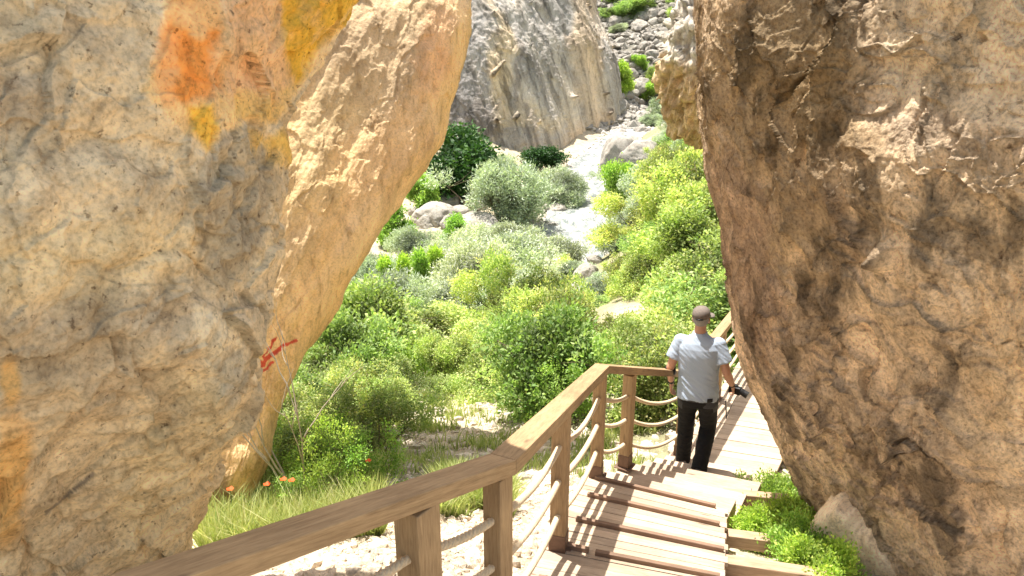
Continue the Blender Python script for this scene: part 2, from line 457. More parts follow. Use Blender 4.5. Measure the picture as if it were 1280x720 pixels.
class Paint:
    """soft patches of colour, laid on a surface; edges wander with noise"""
    def __init__(s, P, base, seed=0):
        s.P = P; s.x, s.y, _ = proj(P); s.C = np.ones(P.shape)*np.array(base)
        s.nz = np.stack([fbm(P*2.2+seed, 7, .62), fbm(P*2.2+seed+40, 7, .62)], -1)
    def patch(s, cx, cy, rx, ry, ang, col, op=1, soft=.25, wob=.45):
        a = math.radians(ang); r = max(min(rx, ry), 20)
        X = s.x-cx+s.nz[..., 0]*r*wob*2.5; Y = s.y-cy+s.nz[..., 1]*r*wob*2.5
        u = (X*math.cos(a)+Y*math.sin(a))/rx; w = (-X*math.sin(a)+Y*math.cos(a))/ry
        m = (1-sstep(1-soft, 1+soft, np.hypot(u, w)))*op
        s.C = s.C*(1-m[..., None])+np.array(col)*m[..., None]
    def poly(s, pts, col, op=1, soft=4, wob=10, mott=.0):
        soft = soft*2.0
        X = s.x+s.nz[..., 0]*wob*5; Y = s.y+s.nz[..., 1]*wob*5
        ins = np.zeros(X.shape, bool); dist = np.full(X.shape, 1e9); k = len(pts)
        for i in range(k):
            x0, y0 = pts[i]; x1, y1 = pts[(i+1) % k]; dx, dy = x1-x0, y1-y0
            t = np.clip(((X-x0)*dx+(Y-y0)*dy)/(dx*dx+dy*dy), 0, 1)
            dist = np.minimum(dist, np.hypot(X-x0-t*dx, Y-y0-t*dy))
            if y0 != y1:
                c_ = ((y0 > Y) != (y1 > Y)) & (X < (x1-x0)*(Y-y0)/(y1-y0)+x0); ins ^= c_
        m = sstep(-soft, soft, np.where(ins, dist, -dist))*op
        if mott: m = m*(1-mott*sstep(-.1, .3, fbm(s.P*7+len(pts), 4)))
        s.C = s.C*(1-m[..., None])+np.array(col)*m[..., None]
    def line(s, segs, col, op=1):
        m = strokes(s.x+s.nz[..., 0]*14, s.y+s.nz[..., 1]*14, segs)*op
        s.C = s.C*(1-m[..., None])+np.array(col)*m[..., None]
    def mul(s, f): s.C = s.C*f[..., None]

# --- near left rock (blurred, dull beige with rust stains at the top)
rows = []
def R_(y, items): rows.append([pd(x, yy_, d) for (x, yy_, d) in items])
rows = []
# columns: far left .. boundary .. wrap to the back
spec = [
 # y     x list / depth list for the visible face, then boundary x
 (-330, [(-420, 1.5), (-200, 1.75), (0, 2.0), (150, 2.2), (300, 2.45), (420, 2.75)]),
 (-150, [(-420, 1.5), (-200, 1.7), (0, 1.95), (150, 2.15), (320, 2.4), (440, 2.8)]),
 (0,    [(-420, 1.45), (-200, 1.65), (0, 1.85), (140, 2.05), (300, 2.35), (425, 2.9)]),
 (90,   [(-420, 1.45), (-200, 1.6), (0, 1.8), (120, 2.0), (260, 2.3), (372, 2.85)]),
 (170,  [(-420, 1.4), (-200, 1.6), (0, 1.8), (110, 2.0), (240, 2.25), (345, 2.75)]),
 (260,  [(-420, 1.4), (-200, 1.6), (0, 1.8), (110, 2.0), (230, 2.25), (332, 2.7)]),
 (350,  [(-420, 1.4), (-200, 1.6), (0, 1.85), (110, 2.05), (220, 2.3), (306, 2.6)]),
 (430,  [(-420, 1.45), (-200, 1.65), (0, 1.9), (110, 2.1), (220, 2.3), (308, 2.6)]),
 (500,  [(-420, 1.5), (-200, 1.75), (0, 2.0), (100, 2.2), (200, 2.45), (296, 2.7)]),
 (590,  [(-420, 1.6), (-200, 1.9), (0, 2.2), (80, 2.4), (170, 2.65), (262, 2.95)]),
 (690,  [(-420, 1.8), (-200, 2.1), (0, 2.4), (70, 2.6), (140, 2.9), (222, 3.2)]),
 (800,  [(-420, 2.0), (-200, 2.4), (0, 2.7), (60, 2.9), (110, 3.1), (180, 3.4)]),
]
for (y, L) in spec:
    r = [pd(x, y, d) for x, d in L]
    e = r[-1]; top = max(0, -y)/330
    r.append(e+np.array([.0, .30, .02])); r.append(e+np.array([-.25, .62, .03])); r.append(e+np.array([-.9, .8, .03])); r.append(e+np.array([-2.4, .9, .03]))
    rows.append(r)
# roof, folding back over the top
r0_ = rows[0]
rows.insert(0, [p+np.array([-.05, -.15, .8]) for p in r0_])
rows.insert(0, [p+np.array([-.10, -.35, 1.6]) for p in r0_])
rows.insert(0, [p+np.array([-.5, -.4, 2.0]) for p in r0_])
rows.insert(0, [p+np.array([-1.6, -.4, 2.1]) for p in r0_])
P = surf(rows, 760, 680); NN = -normals(P)
big = fbm(P*1.1+5, 4)*.10
mid = fbm(P*3.5+1, 5, ridge=True)*.045
f1, f2, cv_ = cell(P*np.array([2.1, 2.1, 2.1])+fbm(P*2, 3)[..., None]*.6)
blocks = (cv_-.5)*.05*sstep(.0, .14, f2-f1)
fa, ea = facets(P*2.6+fbm(P*2, 3)[..., None]*.5, .6); fb_, eb = facets(P*6.5+fbm(P*5, 3)[..., None]*.5, .6)
gx_, gy_, _ = proj(P); col_ = sstep(1.25, .6, np.hypot((gx_-292-(gy_-250)*-.15)/48, (gy_-250)/110)); blocks = blocks+fa*.035+fb_*.012*(1+2.2*col_)+col_*fbm(P*5+33, 5, ridge=True)*.03
fine = fbm(P*14, 4)*.008
P2 = P+NN*(big+mid+blocks+fine)[..., None]
pt = Paint(P2, (.47, .37, .235), 3)
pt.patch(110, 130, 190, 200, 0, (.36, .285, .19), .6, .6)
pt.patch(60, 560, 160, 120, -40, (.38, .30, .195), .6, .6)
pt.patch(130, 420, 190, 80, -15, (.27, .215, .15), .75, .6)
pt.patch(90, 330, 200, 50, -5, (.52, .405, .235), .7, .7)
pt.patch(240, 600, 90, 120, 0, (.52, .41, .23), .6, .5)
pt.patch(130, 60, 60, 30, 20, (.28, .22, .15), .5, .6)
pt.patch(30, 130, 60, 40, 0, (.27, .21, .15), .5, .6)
pt.poly([(240, 385), (300, 400), (312, 440), (290, 510), (262, 470), (245, 430)], (.50, .42, .29), .8, 3, 4)
pt.poly([(265, 450), (308, 432), (310, 480), (285, 505)], (.33, .28, .20), .8, 3, 4)
pt.poly([(285, 150), (320, 155), (338, 200), (342, 290), (310, 345), (248, 355), (238, 250), (262, 190)], (.27, .225, .16), .8, 6, 8)
pt.poly([(215, -260), (205, 60), (180, 115), (215, 150), (240, 168), (262, 188), (275, 152), (330, 152), (352, 140), (400, 60), (460, -10), (520, -260)], (.72, .50, .25), 1, 3, 6)
pt.poly([(225, -260), (275, -260), (277, 120), (245, 132), (213, 110), (206, 60)], (.66, .27, .07), 1, 4, 7, .55)
pt.poly([(205, 40), (230, 40), (240, 140), (218, 140), (200, 100)], (.62, .30, .12), .7, 5, 9, .5)
pt.poly([(283, -260), (340, -200), (355, 50), (362, 90), (330, 130), (285, 122), (279, 60)], (.90, .58, .33), .9, 6, 12, .4)
pt.poly([(325, -260), (520, -260), (440, 30), (402, 50), (385, 85), (362, 108), (354, 55)], (.55, .34, .05), 1, 3, 6, .45)
pt.poly([(243, 135), (272, 130), (275, 160), (262, 186), (246, 165)], (.66, .40, .06), .95, 3, 4)
pt.poly([(284, 112), (358, 108), (350, 138), (300, 150)], (.68, .45, .12), .6, 5, 9, .3)
pt.poly([(318, 165), (340, 160), (354, 175), (350, 212), (330, 202), (325, 185)], (.68, .43, .10), .9, 4, 9, .4)
pt.patch(8, 600, 26, 80, 0, (.52, .28, .07), .7, .4, .5)
pt.patch(14, 480, 12, 25, 0, (.55, .30, .06), .5, .4, .5)
pt.line([(300, 158, 280, 175, 4), (280, 175, 264, 205, 3.5), (264, 205, 262, 245, 3), (262, 245, 255, 300, 2.5), (255, 300, 240, 345, 2.5), (282, 172, 296, 210, 2)], (.10, .075, .055), .32)
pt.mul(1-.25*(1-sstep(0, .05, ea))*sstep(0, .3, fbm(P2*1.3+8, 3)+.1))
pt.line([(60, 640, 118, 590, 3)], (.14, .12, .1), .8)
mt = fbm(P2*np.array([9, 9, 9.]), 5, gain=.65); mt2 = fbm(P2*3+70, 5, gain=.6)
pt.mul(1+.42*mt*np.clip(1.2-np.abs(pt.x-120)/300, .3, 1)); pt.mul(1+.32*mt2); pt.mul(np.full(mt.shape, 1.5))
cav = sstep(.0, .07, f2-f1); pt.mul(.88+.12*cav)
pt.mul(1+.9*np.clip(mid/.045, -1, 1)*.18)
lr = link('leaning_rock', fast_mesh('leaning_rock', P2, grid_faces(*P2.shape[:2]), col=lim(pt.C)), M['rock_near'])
tag(lr, 'huge beige rock filling the left edge, stained rust orange and ochre near its top', 'rock')

# --- ochre overhanging rock behind it
spec = [
 (-260, [(120, 8.2), (250, 8.3), (380, 8.4), (480, 8.6), (560, 8.9), (600, 9.3)]),
 (-130, [(120, 7.8), (260, 7.9), (400, 8.0), (500, 8.2), (575, 8.5), (603, 9.0)]),
 (0,   [(120, 7.4), (280, 7.5), (400, 7.6), (500, 7.8), (570, 8.1), (597, 8.6)]),
 (60,  [(120, 7.3), (280, 7.4), (390, 7.5), (490, 7.7), (562, 8.0), (586, 8.5)]),
 (130, [(120, 7.2), (270, 7.3), (380, 7.4), (475, 7.6), (548, 7.9), (568, 8.4)]),
 (185, [(120, 7.1), (260, 7.2), (360, 7.3), (455, 7.5), (530, 7.8), (555, 8.3)]),
 (250, [(120, 7.1), (250, 7.2), (340, 7.25), (420, 7.4), (480, 7.7), (504, 8.2)]),
 (340, [(110, 7.0), (230, 7.1), (310, 7.15), (370, 7.3), (425, 7.6), (443, 8.0)]),
 (400, [(100, 6.9), (220, 7.0), (290, 7.1), (345, 7.2), (395, 7.5), (414, 7.9)]),
 (460, [(100, 6.9), (210, 7.0), (270, 7.05), (320, 7.15), (365, 7.4), (379, 7.8)]),
 (520, [(90, 6.8), (190, 6.9), (250, 7.0), (290, 7.1), (338, 7.3), (353, 7.7)]),
 (575, [(90, 6.8), (180, 6.9), (230, 6.95), (275, 7.05), (318, 7.2), (336, 7.5)]),
 (620, [(90, 6.7), (170, 6.8), (220, 6.9), (260, 7.0), (295, 7.2), (312, 7.4)]),
 (690, [(80, 6.6), (160, 6.8), (200, 6.9), (230, 7.0), (255, 7.2), (268, 7.4)]),
 (780, [(60, 6.6), (140, 6.8), (180, 6.9), (205, 7.0), (222, 7.2), (232, 7.4)]),
]
rows = []
for (y, L) in spec:
    r = [pd(x, y, d) for x, d in L]; e = r[-1]
    r.append(e+np.array([-.10, .35, .0])); r.append(e+np.array([-.5, .7, 0])); r.append(e+np.array([-2.2, .9, 0]))
    rows.append(r)
rows.insert(0, [p+np.array([-.8, .5, .35]) for p in rows[0]])
rows.insert(0, [p+np.array([-1.6, 1.5, -.6]) for p in rows[0]])
P = surf(rows, 800, 620); NN = -normals(P)
# strata run up to the right, parallel to the free edge
ex = np.array([.42, .25, .87]); ex /= np.linalg.norm(ex)
al = P@ex; Q = P*1.0
Qs = (P-al[..., None]*ex)+al[..., None]*ex*.13
big = fbm(P*.8+9, 4)*.12
flu = fbm(Qs*1.7+2, 5, ridge=True)*.045
flu2 = fbm(Qs*5.5+6, 5)*.035
fa, ea = facets(Qs*1.9+fbm(P*1.5, 3)[..., None]*.7, .5); fb_, eb = facets(Qs*6+fbm(P*4, 3)[..., None]*.6, .5)
fine = fbm(P*11, 4)*.012+fa*.016+fb_*.008
ledge = np.abs(((al*.0+(P@np.array([.8, .3, -.5]))*.9+fbm(P*.9, 3)*.8) % 1)-.5)
P2 = P+NN*(big+flu+flu2+fine)[..., None]
pt = Paint(P2, (.66, .455, .23), 8)
pt.patch(520, 90, 26, 150, 27, (.72, .54, .36), .6, .5, .5)
pt.patch(470, 260, 20, 130, 33, (.74, .57, .38), .6, .5, .5)
pt.patch(455, 100, 45, 170, 35, (.46, .36, .24), .75, .5, .5)
pt.patch(420, 40, 30, 120, 45, (.37, .29, .20), .7, .5, .5)
pt.patch(385, 210, 40, 120, 30, (.55, .41, .22), .6, .5, .5)
pt.patch(545, 60, 24, 60, 10, (.60, .32, .16), .5, .5, .5)
pt.patch(500, 190, 50, 60, 25, (.60, .41, .22), .6, .5, .5)
pt.patch(350, 330, 30, 60, 30, (.48, .36, .22), .7, .5, .5)
pt.patch(340, 380, 30, 90, 30, (.60, .45, .26), .5, .5, .5)
pt.patch(300, 560, 40, 60, 30, (.60, .42, .24), .6, .4, .5)
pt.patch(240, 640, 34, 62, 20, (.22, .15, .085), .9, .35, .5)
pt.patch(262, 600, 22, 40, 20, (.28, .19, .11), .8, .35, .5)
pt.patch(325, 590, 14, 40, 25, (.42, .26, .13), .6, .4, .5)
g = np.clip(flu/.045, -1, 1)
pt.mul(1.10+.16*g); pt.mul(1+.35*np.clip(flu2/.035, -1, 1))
pt.line([(367, 425, 330, 448, 2.6), (350, 437, 318, 462, 3.4), (343, 422, 328, 446, 1.8), (341, 454, 318, 468, 2.2), (326, 452, 317, 467, 2.4)], (.58, .05, .035), .9)
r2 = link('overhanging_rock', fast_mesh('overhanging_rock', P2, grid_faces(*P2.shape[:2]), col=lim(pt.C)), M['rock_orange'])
tag(r2, 'smooth ochre overhanging rock leaning to the right, with a red painted arrow', 'rock')

# --- brown overhanging rock on the right
D575 = [5.8, 5.38, 4.95, 4.5, 4.05, 3.6, 3.25, 3.0]; DUP = [.9, .9, .9, .85, .8, .7, .6, .5]
spec = [
 (-230, [(872, 6.9), (890, 6.5), (950, 6.0), (1040, 5.4), (1130, 4.9), (1230, 4.4), (1340, 4.0), (1500, 3.6)]),
 (-110, [(870, 6.9), (890, 6.4), (950, 5.9), (1040, 5.3), (1130, 4.8), (1230, 4.3), (1340, 3.9), (1500, 3.5)]),
 (-10,  [(872, 6.7), (886, 6.2), (940, 5.7), (1040, 5.1), (1130, 4.7), (1230, 4.2), (1340, 3.8), (1500, 3.4)]),
 (60,   [(876, 6.5), (888, 6.0), (940, 5.5), (1030, 4.9), (1130, 4.55), (1230, 4.15), (1340, 3.75), (1500, 3.3)]),
 (115,  [(882, 6.3), (894, 5.8), (945, 5.35), (1030, 4.8), (1120, 4.4), (1230, 4.1), (1340, 3.7), (1500, 3.3)]),
 (165,  [(882, 6.2), (898, 5.75), (950, 5.3), (1030, 4.75), (1110, 4.25), (1230, 3.85), (1340, 3.5), (1500, 3.1)]),
 (230,  [(884, 6.1), (903, 5.7), (955, 5.2), (1030, 4.75), (1100, 4.25), (1230, 3.65), (1340, 3.3), (1500, 2.9)]),
 (310,  [(896, 6.0), (915, 5.55), (965, 5.1), (1040, 4.6), (1115, 4.15), (1230, 3.5), (1340, 3.1), (1500, 2.8)]),
 (390,  [(915, 5.9), (934, 5.45), (980, 5.0), (1050, 4.5), (1125, 4.05), (1230, 3.5), (1340, 3.1), (1500, 2.8)]),
 (450,  [(929, 5.9), (950, 5.4), (995, 4.95), (1060, 4.45), (1135, 4.0), (1230, 3.5), (1340, 3.1), (1500, 2.8)]),
 (520,  [(952, 5.9), (974, 5.4), (1015, 4.95), (1075, 4.45), (1145, 4.0), (1235, 3.55), (1340, 3.15), (1500, 2.9)]),
 (575,  [(969, 5.9), (992, 5.4), (1035, 4.95), (1090, 4.5), (1155, 4.05), (1240, 3.6), (1340, 3.25), (1500, 3.0)]),
 (618,  [(1006, 5.8), (1026, 5.35), (1064, 4.95), (1115, 4.5), (1175, 4.1), (1250, 3.7), (1345, 3.35), (1500, 3.1)]),
 (665,  [(1042, 5.6), (1058, 5.2), (1092, 4.85), (1140, 4.5), (1190, 4.15), (1260, 3.8), (1350, 3.5), (1500, 3.25)]),
 (725,  [(1072, 5.4), (1088, 5.1), (1120, 4.8), (1160, 4.5), (1210, 4.2), (1275, 3.9), (1360, 3.6), (1500, 3.4)]),
 (800,  [(1110, 5.4), (1125, 5.2), (1150, 4.9), (1190, 4.7), (1230, 4.4), (1290, 4.1), (1370, 3.9), (1500, 3.7)]),
]
rows = []
for (y, L) in spec:
    if y <= 575:
        L = [(x+(14-4*ci if ci < 3 else 0)*(.1 if y < 240 else .5 if y < 350 else .5), D575[ci]-(575-y)/805*DUP[ci]-.12*math.sin(math.pi*(y+230)/805)+(.06 if ci >= 4 and y < 140 else 0)) for ci, (x, d) in enumerate(L)]
    r = [pd(x, y, d) for x, d in L]; e = r[0]
    k = 0.5 if y > 560 else 1
    pre = [e+np.array([2.6, 1.9, .0])*k, e+np.array([1.2, 1.6, 0])*k, e+np.array([.42, .95, 0])*k, e+np.array([.06, .40, 0])*k]
    rows.append(pre+r)
rows.insert(0, [p+np.array([1.0, .3, .35]) for p in rows[0]])
rows.insert(0, [p+np.array([1.2, .3, -.1]) for p in rows[0]])
rows.append([p+np.array([.5, .5, -.3]) for p in rows[-1]])
P = surf(rows, 820, 760); NN = -normals(P)
px_, py_, _ = proj(P)
big = fbm(P*.9+2, 4)*.10
ex = np.array([.45, .1, -.89]); ex /= np.linalg.norm(ex); al = P@ex
Qs = (P-al[..., None]*ex)+al[..., None]*ex*.45
wrp = np.stack([fbm(P*1.4+5, 3), fbm(P*1.4+25, 3), fbm(P*1.4+45, 3)], -1)*.55
f1, f2, cv_ = cell((Qs+wrp)*1.6)
f1b, f2b, cvb = cell((Qs+wrp*.6)*4.6+7)
crag = sstep(-.25, .35, fbm(P*.7+31, 3)+.12)
upper = sstep(0, 1, (px_-1095)/25.)*sstep(0, 1, (118+(px_-1075)*.27-py_)/14.)
fa, ea = facets((Qs+wrp)*1.5+3, .7); fb_, eb = facets((Qs+wrp*.8)*3.9+9, .7); fc, ec = facets((P+wrp*.5)*9.5+5, .7)
amp_ = .30+.60*np.maximum(crag, .7*upper)
edge_ = sstep(0, 90, px_-(875+np.clip(py_, 0, 600)*.16))
blocks = (fa*.05+fb_*.036+fc*.022)*amp_*(.35+.65*edge_)
mid = fbm(Qs*3.2+1, 7, gain=.6)*.055
seam = (1-sstep(0, .03, ea))*.022*amp_+(1-sstep(0, .05, eb))*.010*amp_; blocks = blocks-seam
fine = fbm(P*17, 4, gain=.6)*.012
P2 = P+NN*(big+mid+blocks+fine)[..., None]
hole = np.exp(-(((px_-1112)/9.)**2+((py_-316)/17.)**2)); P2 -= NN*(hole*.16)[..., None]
bulge = np.exp(-(((px_-1090)/26.)**2+((py_-300)/40.)**2)); P2 += NN*(bulge*.06)[..., None]
pt = Paint(P2, (.78, .605, .425), 13)
pt.patch(980, 160, 130, 240, -8, (.40, .285, .165), .8, .35, .5)
pt.patch(1000, 60, 120, 90, 0, (.32, .24, .14), .6, .5, .5)
pt.patch(1010, 120, 60, 50, 0, (.36, .25, .13), .55, .6, .6)
pt.patch(930, 330, 40, 140, -12, (.42, .29, .20), .8, .4, .6)
pt.patch(930, 100, 40, 14, 20, (.50, .36, .2), .7, .6, .6)
pt.patch(1150, 280, 90, 90, 20, (.80, .61, .41), .8, .4, .5)
pt.patch(1200, 250, 100, 70, 20, (.78, .60, .40), .7, .4, .5)
pt.patch(1060, 280, 20, 60, -20, (.20, .14, .10), .6, .5, .8)
pt.patch(1170, 175, 80, 26, 22, (.27, .21, .155), .7, .5, .7)
pt.patch(1040, 470, 90, 50, 55, (.44, .32, .22), .5, .6, .8)
pt.patch(1010, 400, 30, 60, -20, (.34, .25, .17), .5, .6, .8)
pt.patch(1150, 540, 60, 100, -25, (.46, .34, .23), .6, .6, .8)
pt.patch(1120, 450, 60, 60, 0, (.74, .55, .36), .6, .6, .8)
pt.patch(1250, 450, 50, 160, 0, (.80, .60, .38), .7, .5, .6)
pt.patch(1210, 620, 60, 60, 0, (.52, .38, .26), .5, .6, .6)
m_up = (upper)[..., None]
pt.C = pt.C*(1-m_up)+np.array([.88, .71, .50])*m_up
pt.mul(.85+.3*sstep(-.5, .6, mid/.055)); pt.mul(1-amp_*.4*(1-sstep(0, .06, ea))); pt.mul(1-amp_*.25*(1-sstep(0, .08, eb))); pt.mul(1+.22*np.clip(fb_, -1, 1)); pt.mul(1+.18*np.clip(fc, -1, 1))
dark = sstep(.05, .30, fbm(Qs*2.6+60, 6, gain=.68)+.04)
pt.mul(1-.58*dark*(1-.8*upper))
lite = sstep(.12, .35, fbm(P*4.1+160, 5, gain=.65))
pt.mul(1+.35*lite)
wet = sstep(.1, .45, fbm(Qs*np.array([2.2, 2.2, .5])+90, 4)); pt.mul(1-.3*wet*sstep(0, 1, (1100-px_)/200.))
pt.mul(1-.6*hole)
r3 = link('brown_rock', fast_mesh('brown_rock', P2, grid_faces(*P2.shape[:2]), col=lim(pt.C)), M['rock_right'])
tag(r3, 'craggy brown rock bulging over the right side of the boardwalk', 'rock')

# closed boulder from a ball
def ball_rock(R, seed, n=64, squash=(1, 1, 1), amp=.22, freq=1.1, facet=.5, col=(.4, .38, .35), fine=.03):
    th = np.linspace(0, math.pi, n)[:, None]; ph = np.linspace(0, 2*math.pi, 2*n, endpoint=False)[None, :]
    D = np.stack([np.sin(th)*np.cos(ph), np.sin(th)*np.sin(ph), np.cos(th)+0*ph], -1)
    rr = np.ones(D.shape[:2])
    rg = np.random.default_rng(seed)
    for k in range(9):
        d = rg.normal(size=3); d /= np.linalg.norm(d); h = rg.uniform(.62, .92)
        dot = D@d
        rr = np.where(dot*rr > h, rr*(1-facet)+facet*h/np.maximum(dot, .05), rr)
    rr = rr+fbm(D*freq*1.2+seed*3.1, 4)*amp+fbm(D*freq*5+seed, 4, ridge=True)*fine
    P = D*rr[..., None]*np.array(squash)*R
    c = np.ones(P.shape)*np.array(col)*(1+.25*fbm(D*3+seed, 4)[..., None])
    return P, c
def ball_mesh(name, *a, **k):
    P, c = ball_rock(*a, **k); return fast_mesh(name, P, grid_faces(P.shape[0], P.shape[1], True), col=np.clip(c, 0, 1))

# pale, sunlit far block at the top left corner of the right rock
P, c = ball_rock(1, 41, 150, (1.0, 1.4, 1.75), .20, 1.2, .7, (.60, .56, .50), .06)
f1, f2, cvx = cell(P*4.0); D = P/np.linalg.norm(P, axis=-1)[..., None]
P = P+D*((cvx-.5)*.16*sstep(0, .2, f2-f1))[..., None]
fa, ea = facets(P*3.1+2, .6); fb_, eb = facets(P*8+2, .6); P = P+D*(fa*.10+fb_*.035)[..., None]; c = c*(1+.25*np.clip(fb_, -1, 1))[..., None]*(1-.35*(1-sstep(0, .08, ea)))[..., None]
low = sstep(-.45, -.75, P[..., 2]+.3*fbm(P*3, 4))[..., None]
c = c*(1-low)+np.array([.58, .43, .26])*low*(1+.3*np.clip(fb_, -1, 1))[..., None]
o = link('pale_block', fast_mesh('pale_block', P, grid_faces(P.shape[0], P.shape[1], True), col=np.clip(c, 0, 1)), M['rock_pale'])
o.location = pd(910, 42, 12.2); o.scale = (.98, 1.1, 1.05); o.rotation_euler = (0, math.radians(14), 0)
tag(o, 'rough pale sunlit rock block behind the upper left corner of the brown rock', 'rock')
# pale slab low under the brown rock
P, c = ball_rock(1, 52, 110, (.75, .6, 1.5), .12, 1., .75, (.88, .72, .52), .02)
o = link('pale_slab', fast_mesh('pale_slab', P, grid_faces(P.shape[0], P.shape[1], True), col=np.clip(c, 0, 1)), M['rock_pale'])
o.location = pd(1150, 765, 5.6); o.rotation_euler = (0, math.radians(-24), math.radians(20)); o.scale = (1.35, .9, 1.05)
tag(o, 'cream rock slab in the gap below the brown rock, beside the leafy ground shrub', 'rock')

# ------------------------------------------------------------------ the big grey cliff across the river
rows = []
for k, (y, xl, xr) in enumerate([(-420, 380, 640), (-260, 370, 690), (-120, 360, 724), (0, 350, 742), (60, 350, 760), (110, 350, 768), (150, 350, 771), (185, 350, 769), (212, 350, 755), (235, 350, 748)]):
    dd = 100 + (max(0, 60-y))*.035
    pts = []
    for t in np.linspace(0, 1, 7):
        x = xl+(xr-xl)*t
        d = dd + 26*(max(0, t-.55)/.45)**3 + 5*(max(0, .35-t)/.35)**2
        if t == 1: d = dd+22
        pts.append(pd(x, y, d*.97))
    e = pts[-1]
    pts.append(e+np.array([.8, 10, 0])); pts.append(e+np.array([-5, 24, 0]))
    rows.append(pts)
rows.insert(0, [p+np.array([-3, 14, 5]) for p in rows[0]])
P = surf(rows, 620, 560); NN = -normals(P)
ex = np.array([-.25, 0, 1.]); ex /= np.linalg.norm(ex); al = P@ex
Qs = (P-al[..., None]*ex)+al[..., None]*ex*.16
flu = fbm(Qs*.16+3, 5, ridge=True)*.7; flu2 = fbm(Qs*.75+8, 5)*.55; bg = fbm(P*.05+1, 3)*2.0; fn = fbm(P*1.6, 4)*.16
f1, f2, cvx = cell(P*.45+fbm(P*.3, 2)[..., None])
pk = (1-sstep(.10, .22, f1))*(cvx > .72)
fa, ea = facets(Qs*.34+fbm(P*.15, 3)[..., None]*.5, .6); fb_, eb = facets(Qs*1.1+4, .6); flu2 = flu2*.45+fa*.28+fb_*.10
P2 = P+NN*(bg+flu+flu2+fn-pk*.9)[..., None]
pt = Paint(P2, (.44, .40, .35), 5); pt.nz = np.stack([fbm(P*.12+5, 4), fbm(P*.12+45, 4)], -1)
cw = sstep(-.25, .25, fbm(Qs*.22+30, 4)); warm = np.array([.60, .53, .44]); cool = np.array([.37, .36, .35])
pt.C = pt.C*(.35)+.65*(warm*cw[..., None]+cool*(1-cw[..., None]))
pt.patch(590, 150, 45, 70, 0, (.19, .175, .165), .9, .5, .8)
pt.patch(575, 60, 22, 80, 0, (.25, .24, .235), .8, .5, .8)
pt.patch(650, 40, 60, 60, 0, (.34, .32, .30), .5, .6, .8)
pt.patch(690, 60, 50, 60, 0, (.30, .29, .275), .5, .6, .8)
pt.patch(735, 60, 18, 90, -6, (.56, .44, .31), .75, .5, .8)
pt.patch(750, 170, 34, 24, -20, (.52, .40, .28), .7, .5, .8)
pt.patch(625, 70, 12, 90, -6, (.62, .50, .34), .8, .5, .9)
pt.patch(665, 150, 40, 14, 10, (.58, .48, .33), .6, .5, .9)
pt.patch(655, 130, 6, 80, -8, (.24, .21, .19), .6, .5, .9)
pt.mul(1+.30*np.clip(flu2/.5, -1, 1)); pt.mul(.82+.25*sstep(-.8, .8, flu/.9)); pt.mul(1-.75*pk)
dk = sstep(.05, .3, fbm(Qs*np.array([1, 1, .6])*.8+77, 5, gain=.62)); pt.mul(1-.48*dk)
st_ = sstep(.0, .4, fbm(Qs*np.array([.55, .55, .25])+120, 5, gain=.6)); pt.mul(1-.35*st_)
cl = link('cliff', fast_mesh('cliff', P2, grid_faces(*P2.shape[:2]), col=lim(pt.C)), M['cliff'])
tag(cl, 'towering grey and tan cliff with dark vertical streaks beyond the river', 'cliff')

# ------------------------------------------------------------------ boardwalk
def uvbox(me):
    """UV in metres, u along the longest direction of each board (per face island box-map)"""
    pass
def board_mesh(name, boards, mat, parent=None, bevel=.004, label=None):
    """boards: list of (bottom4, top4, long_axis_vector). One mesh; per board random value and lengthwise UVs"""
    V = []; Fs = []; R = []; UV = []
    for (bt, tp, ax) in boards:
        o = len(V); pts = [Vector(p) for p in bt]+[Vector(p) for p in tp]
        V += [tuple(p) for p in pts]
        ax = Vector(ax).normalized(); r = random.random(); R += [r]*8
        for f in [(3, 2, 1, 0), (4, 5, 6, 7), (0, 1, 5, 4), (1, 2, 6, 5), (2, 3, 7, 6), (3, 0, 4, 7)]:
            Fs.append(tuple(i+o for i in f))
            nrm = (pts[f[1]]-pts[f[0]]).cross(pts[f[2]]-pts[f[1]]).normalized()
            w = nrm.cross(ax)
            if w.length < .3: w = nrm.cross(Vector((.3, .5, .8)))
            w.normalize()
            for i in f: UV.append((pts[i].dot(ax)+r*31, pts[i].dot(w)+r*17))
    me = bpy.data.meshes.new(name); me.from_pydata(V, [], Fs)
    uvl = me.uv_layers.new(name='UVMap')
    uvl.data.foreach_set('uv', np.array(UV, np.float32).ravel())
    a = me.attributes.new('rnd', 'FLOAT', 'POINT'); a.data.foreach_set('value', np.array(R, np.float32))
    ob = link(name, me, mat, parent)
    if bevel:
        m_ = ob.modifiers.new('bevel', 'BEVEL'); m_.width = bevel; m_.segments = 2; m_.limit_method = 'ANGLE'
    if label: ob['label'] = label
    return ob
def beam_def(a, b, w, h, up=(0, 0, 1), vert_plane=None):
    a = Vector(a); b = Vector(b); d = (b-a).normalized(); up = Vector(up)
    r = d.cross(up).normalized()*w/2; u = r.cross(d).normalized()*h/2
    return ([a-r-u, a+r-u, b+r-u, b-r-u], [a-r+u, a+r+u, b+r+u, b-r+u], d)

bw = empty('boardwalk', (1.0, 4.5, -3.2))
tag(bw, 'weathered pale plank boardwalk ramping down with cleats to narrow steps and a level deck', 'boardwalk')
inv = Vector(bw.location)
def off(pts): return [Vector(p)-inv for p in pts]
def offb(bd): return (off(bd[0]), off(bd[1]), bd[2])
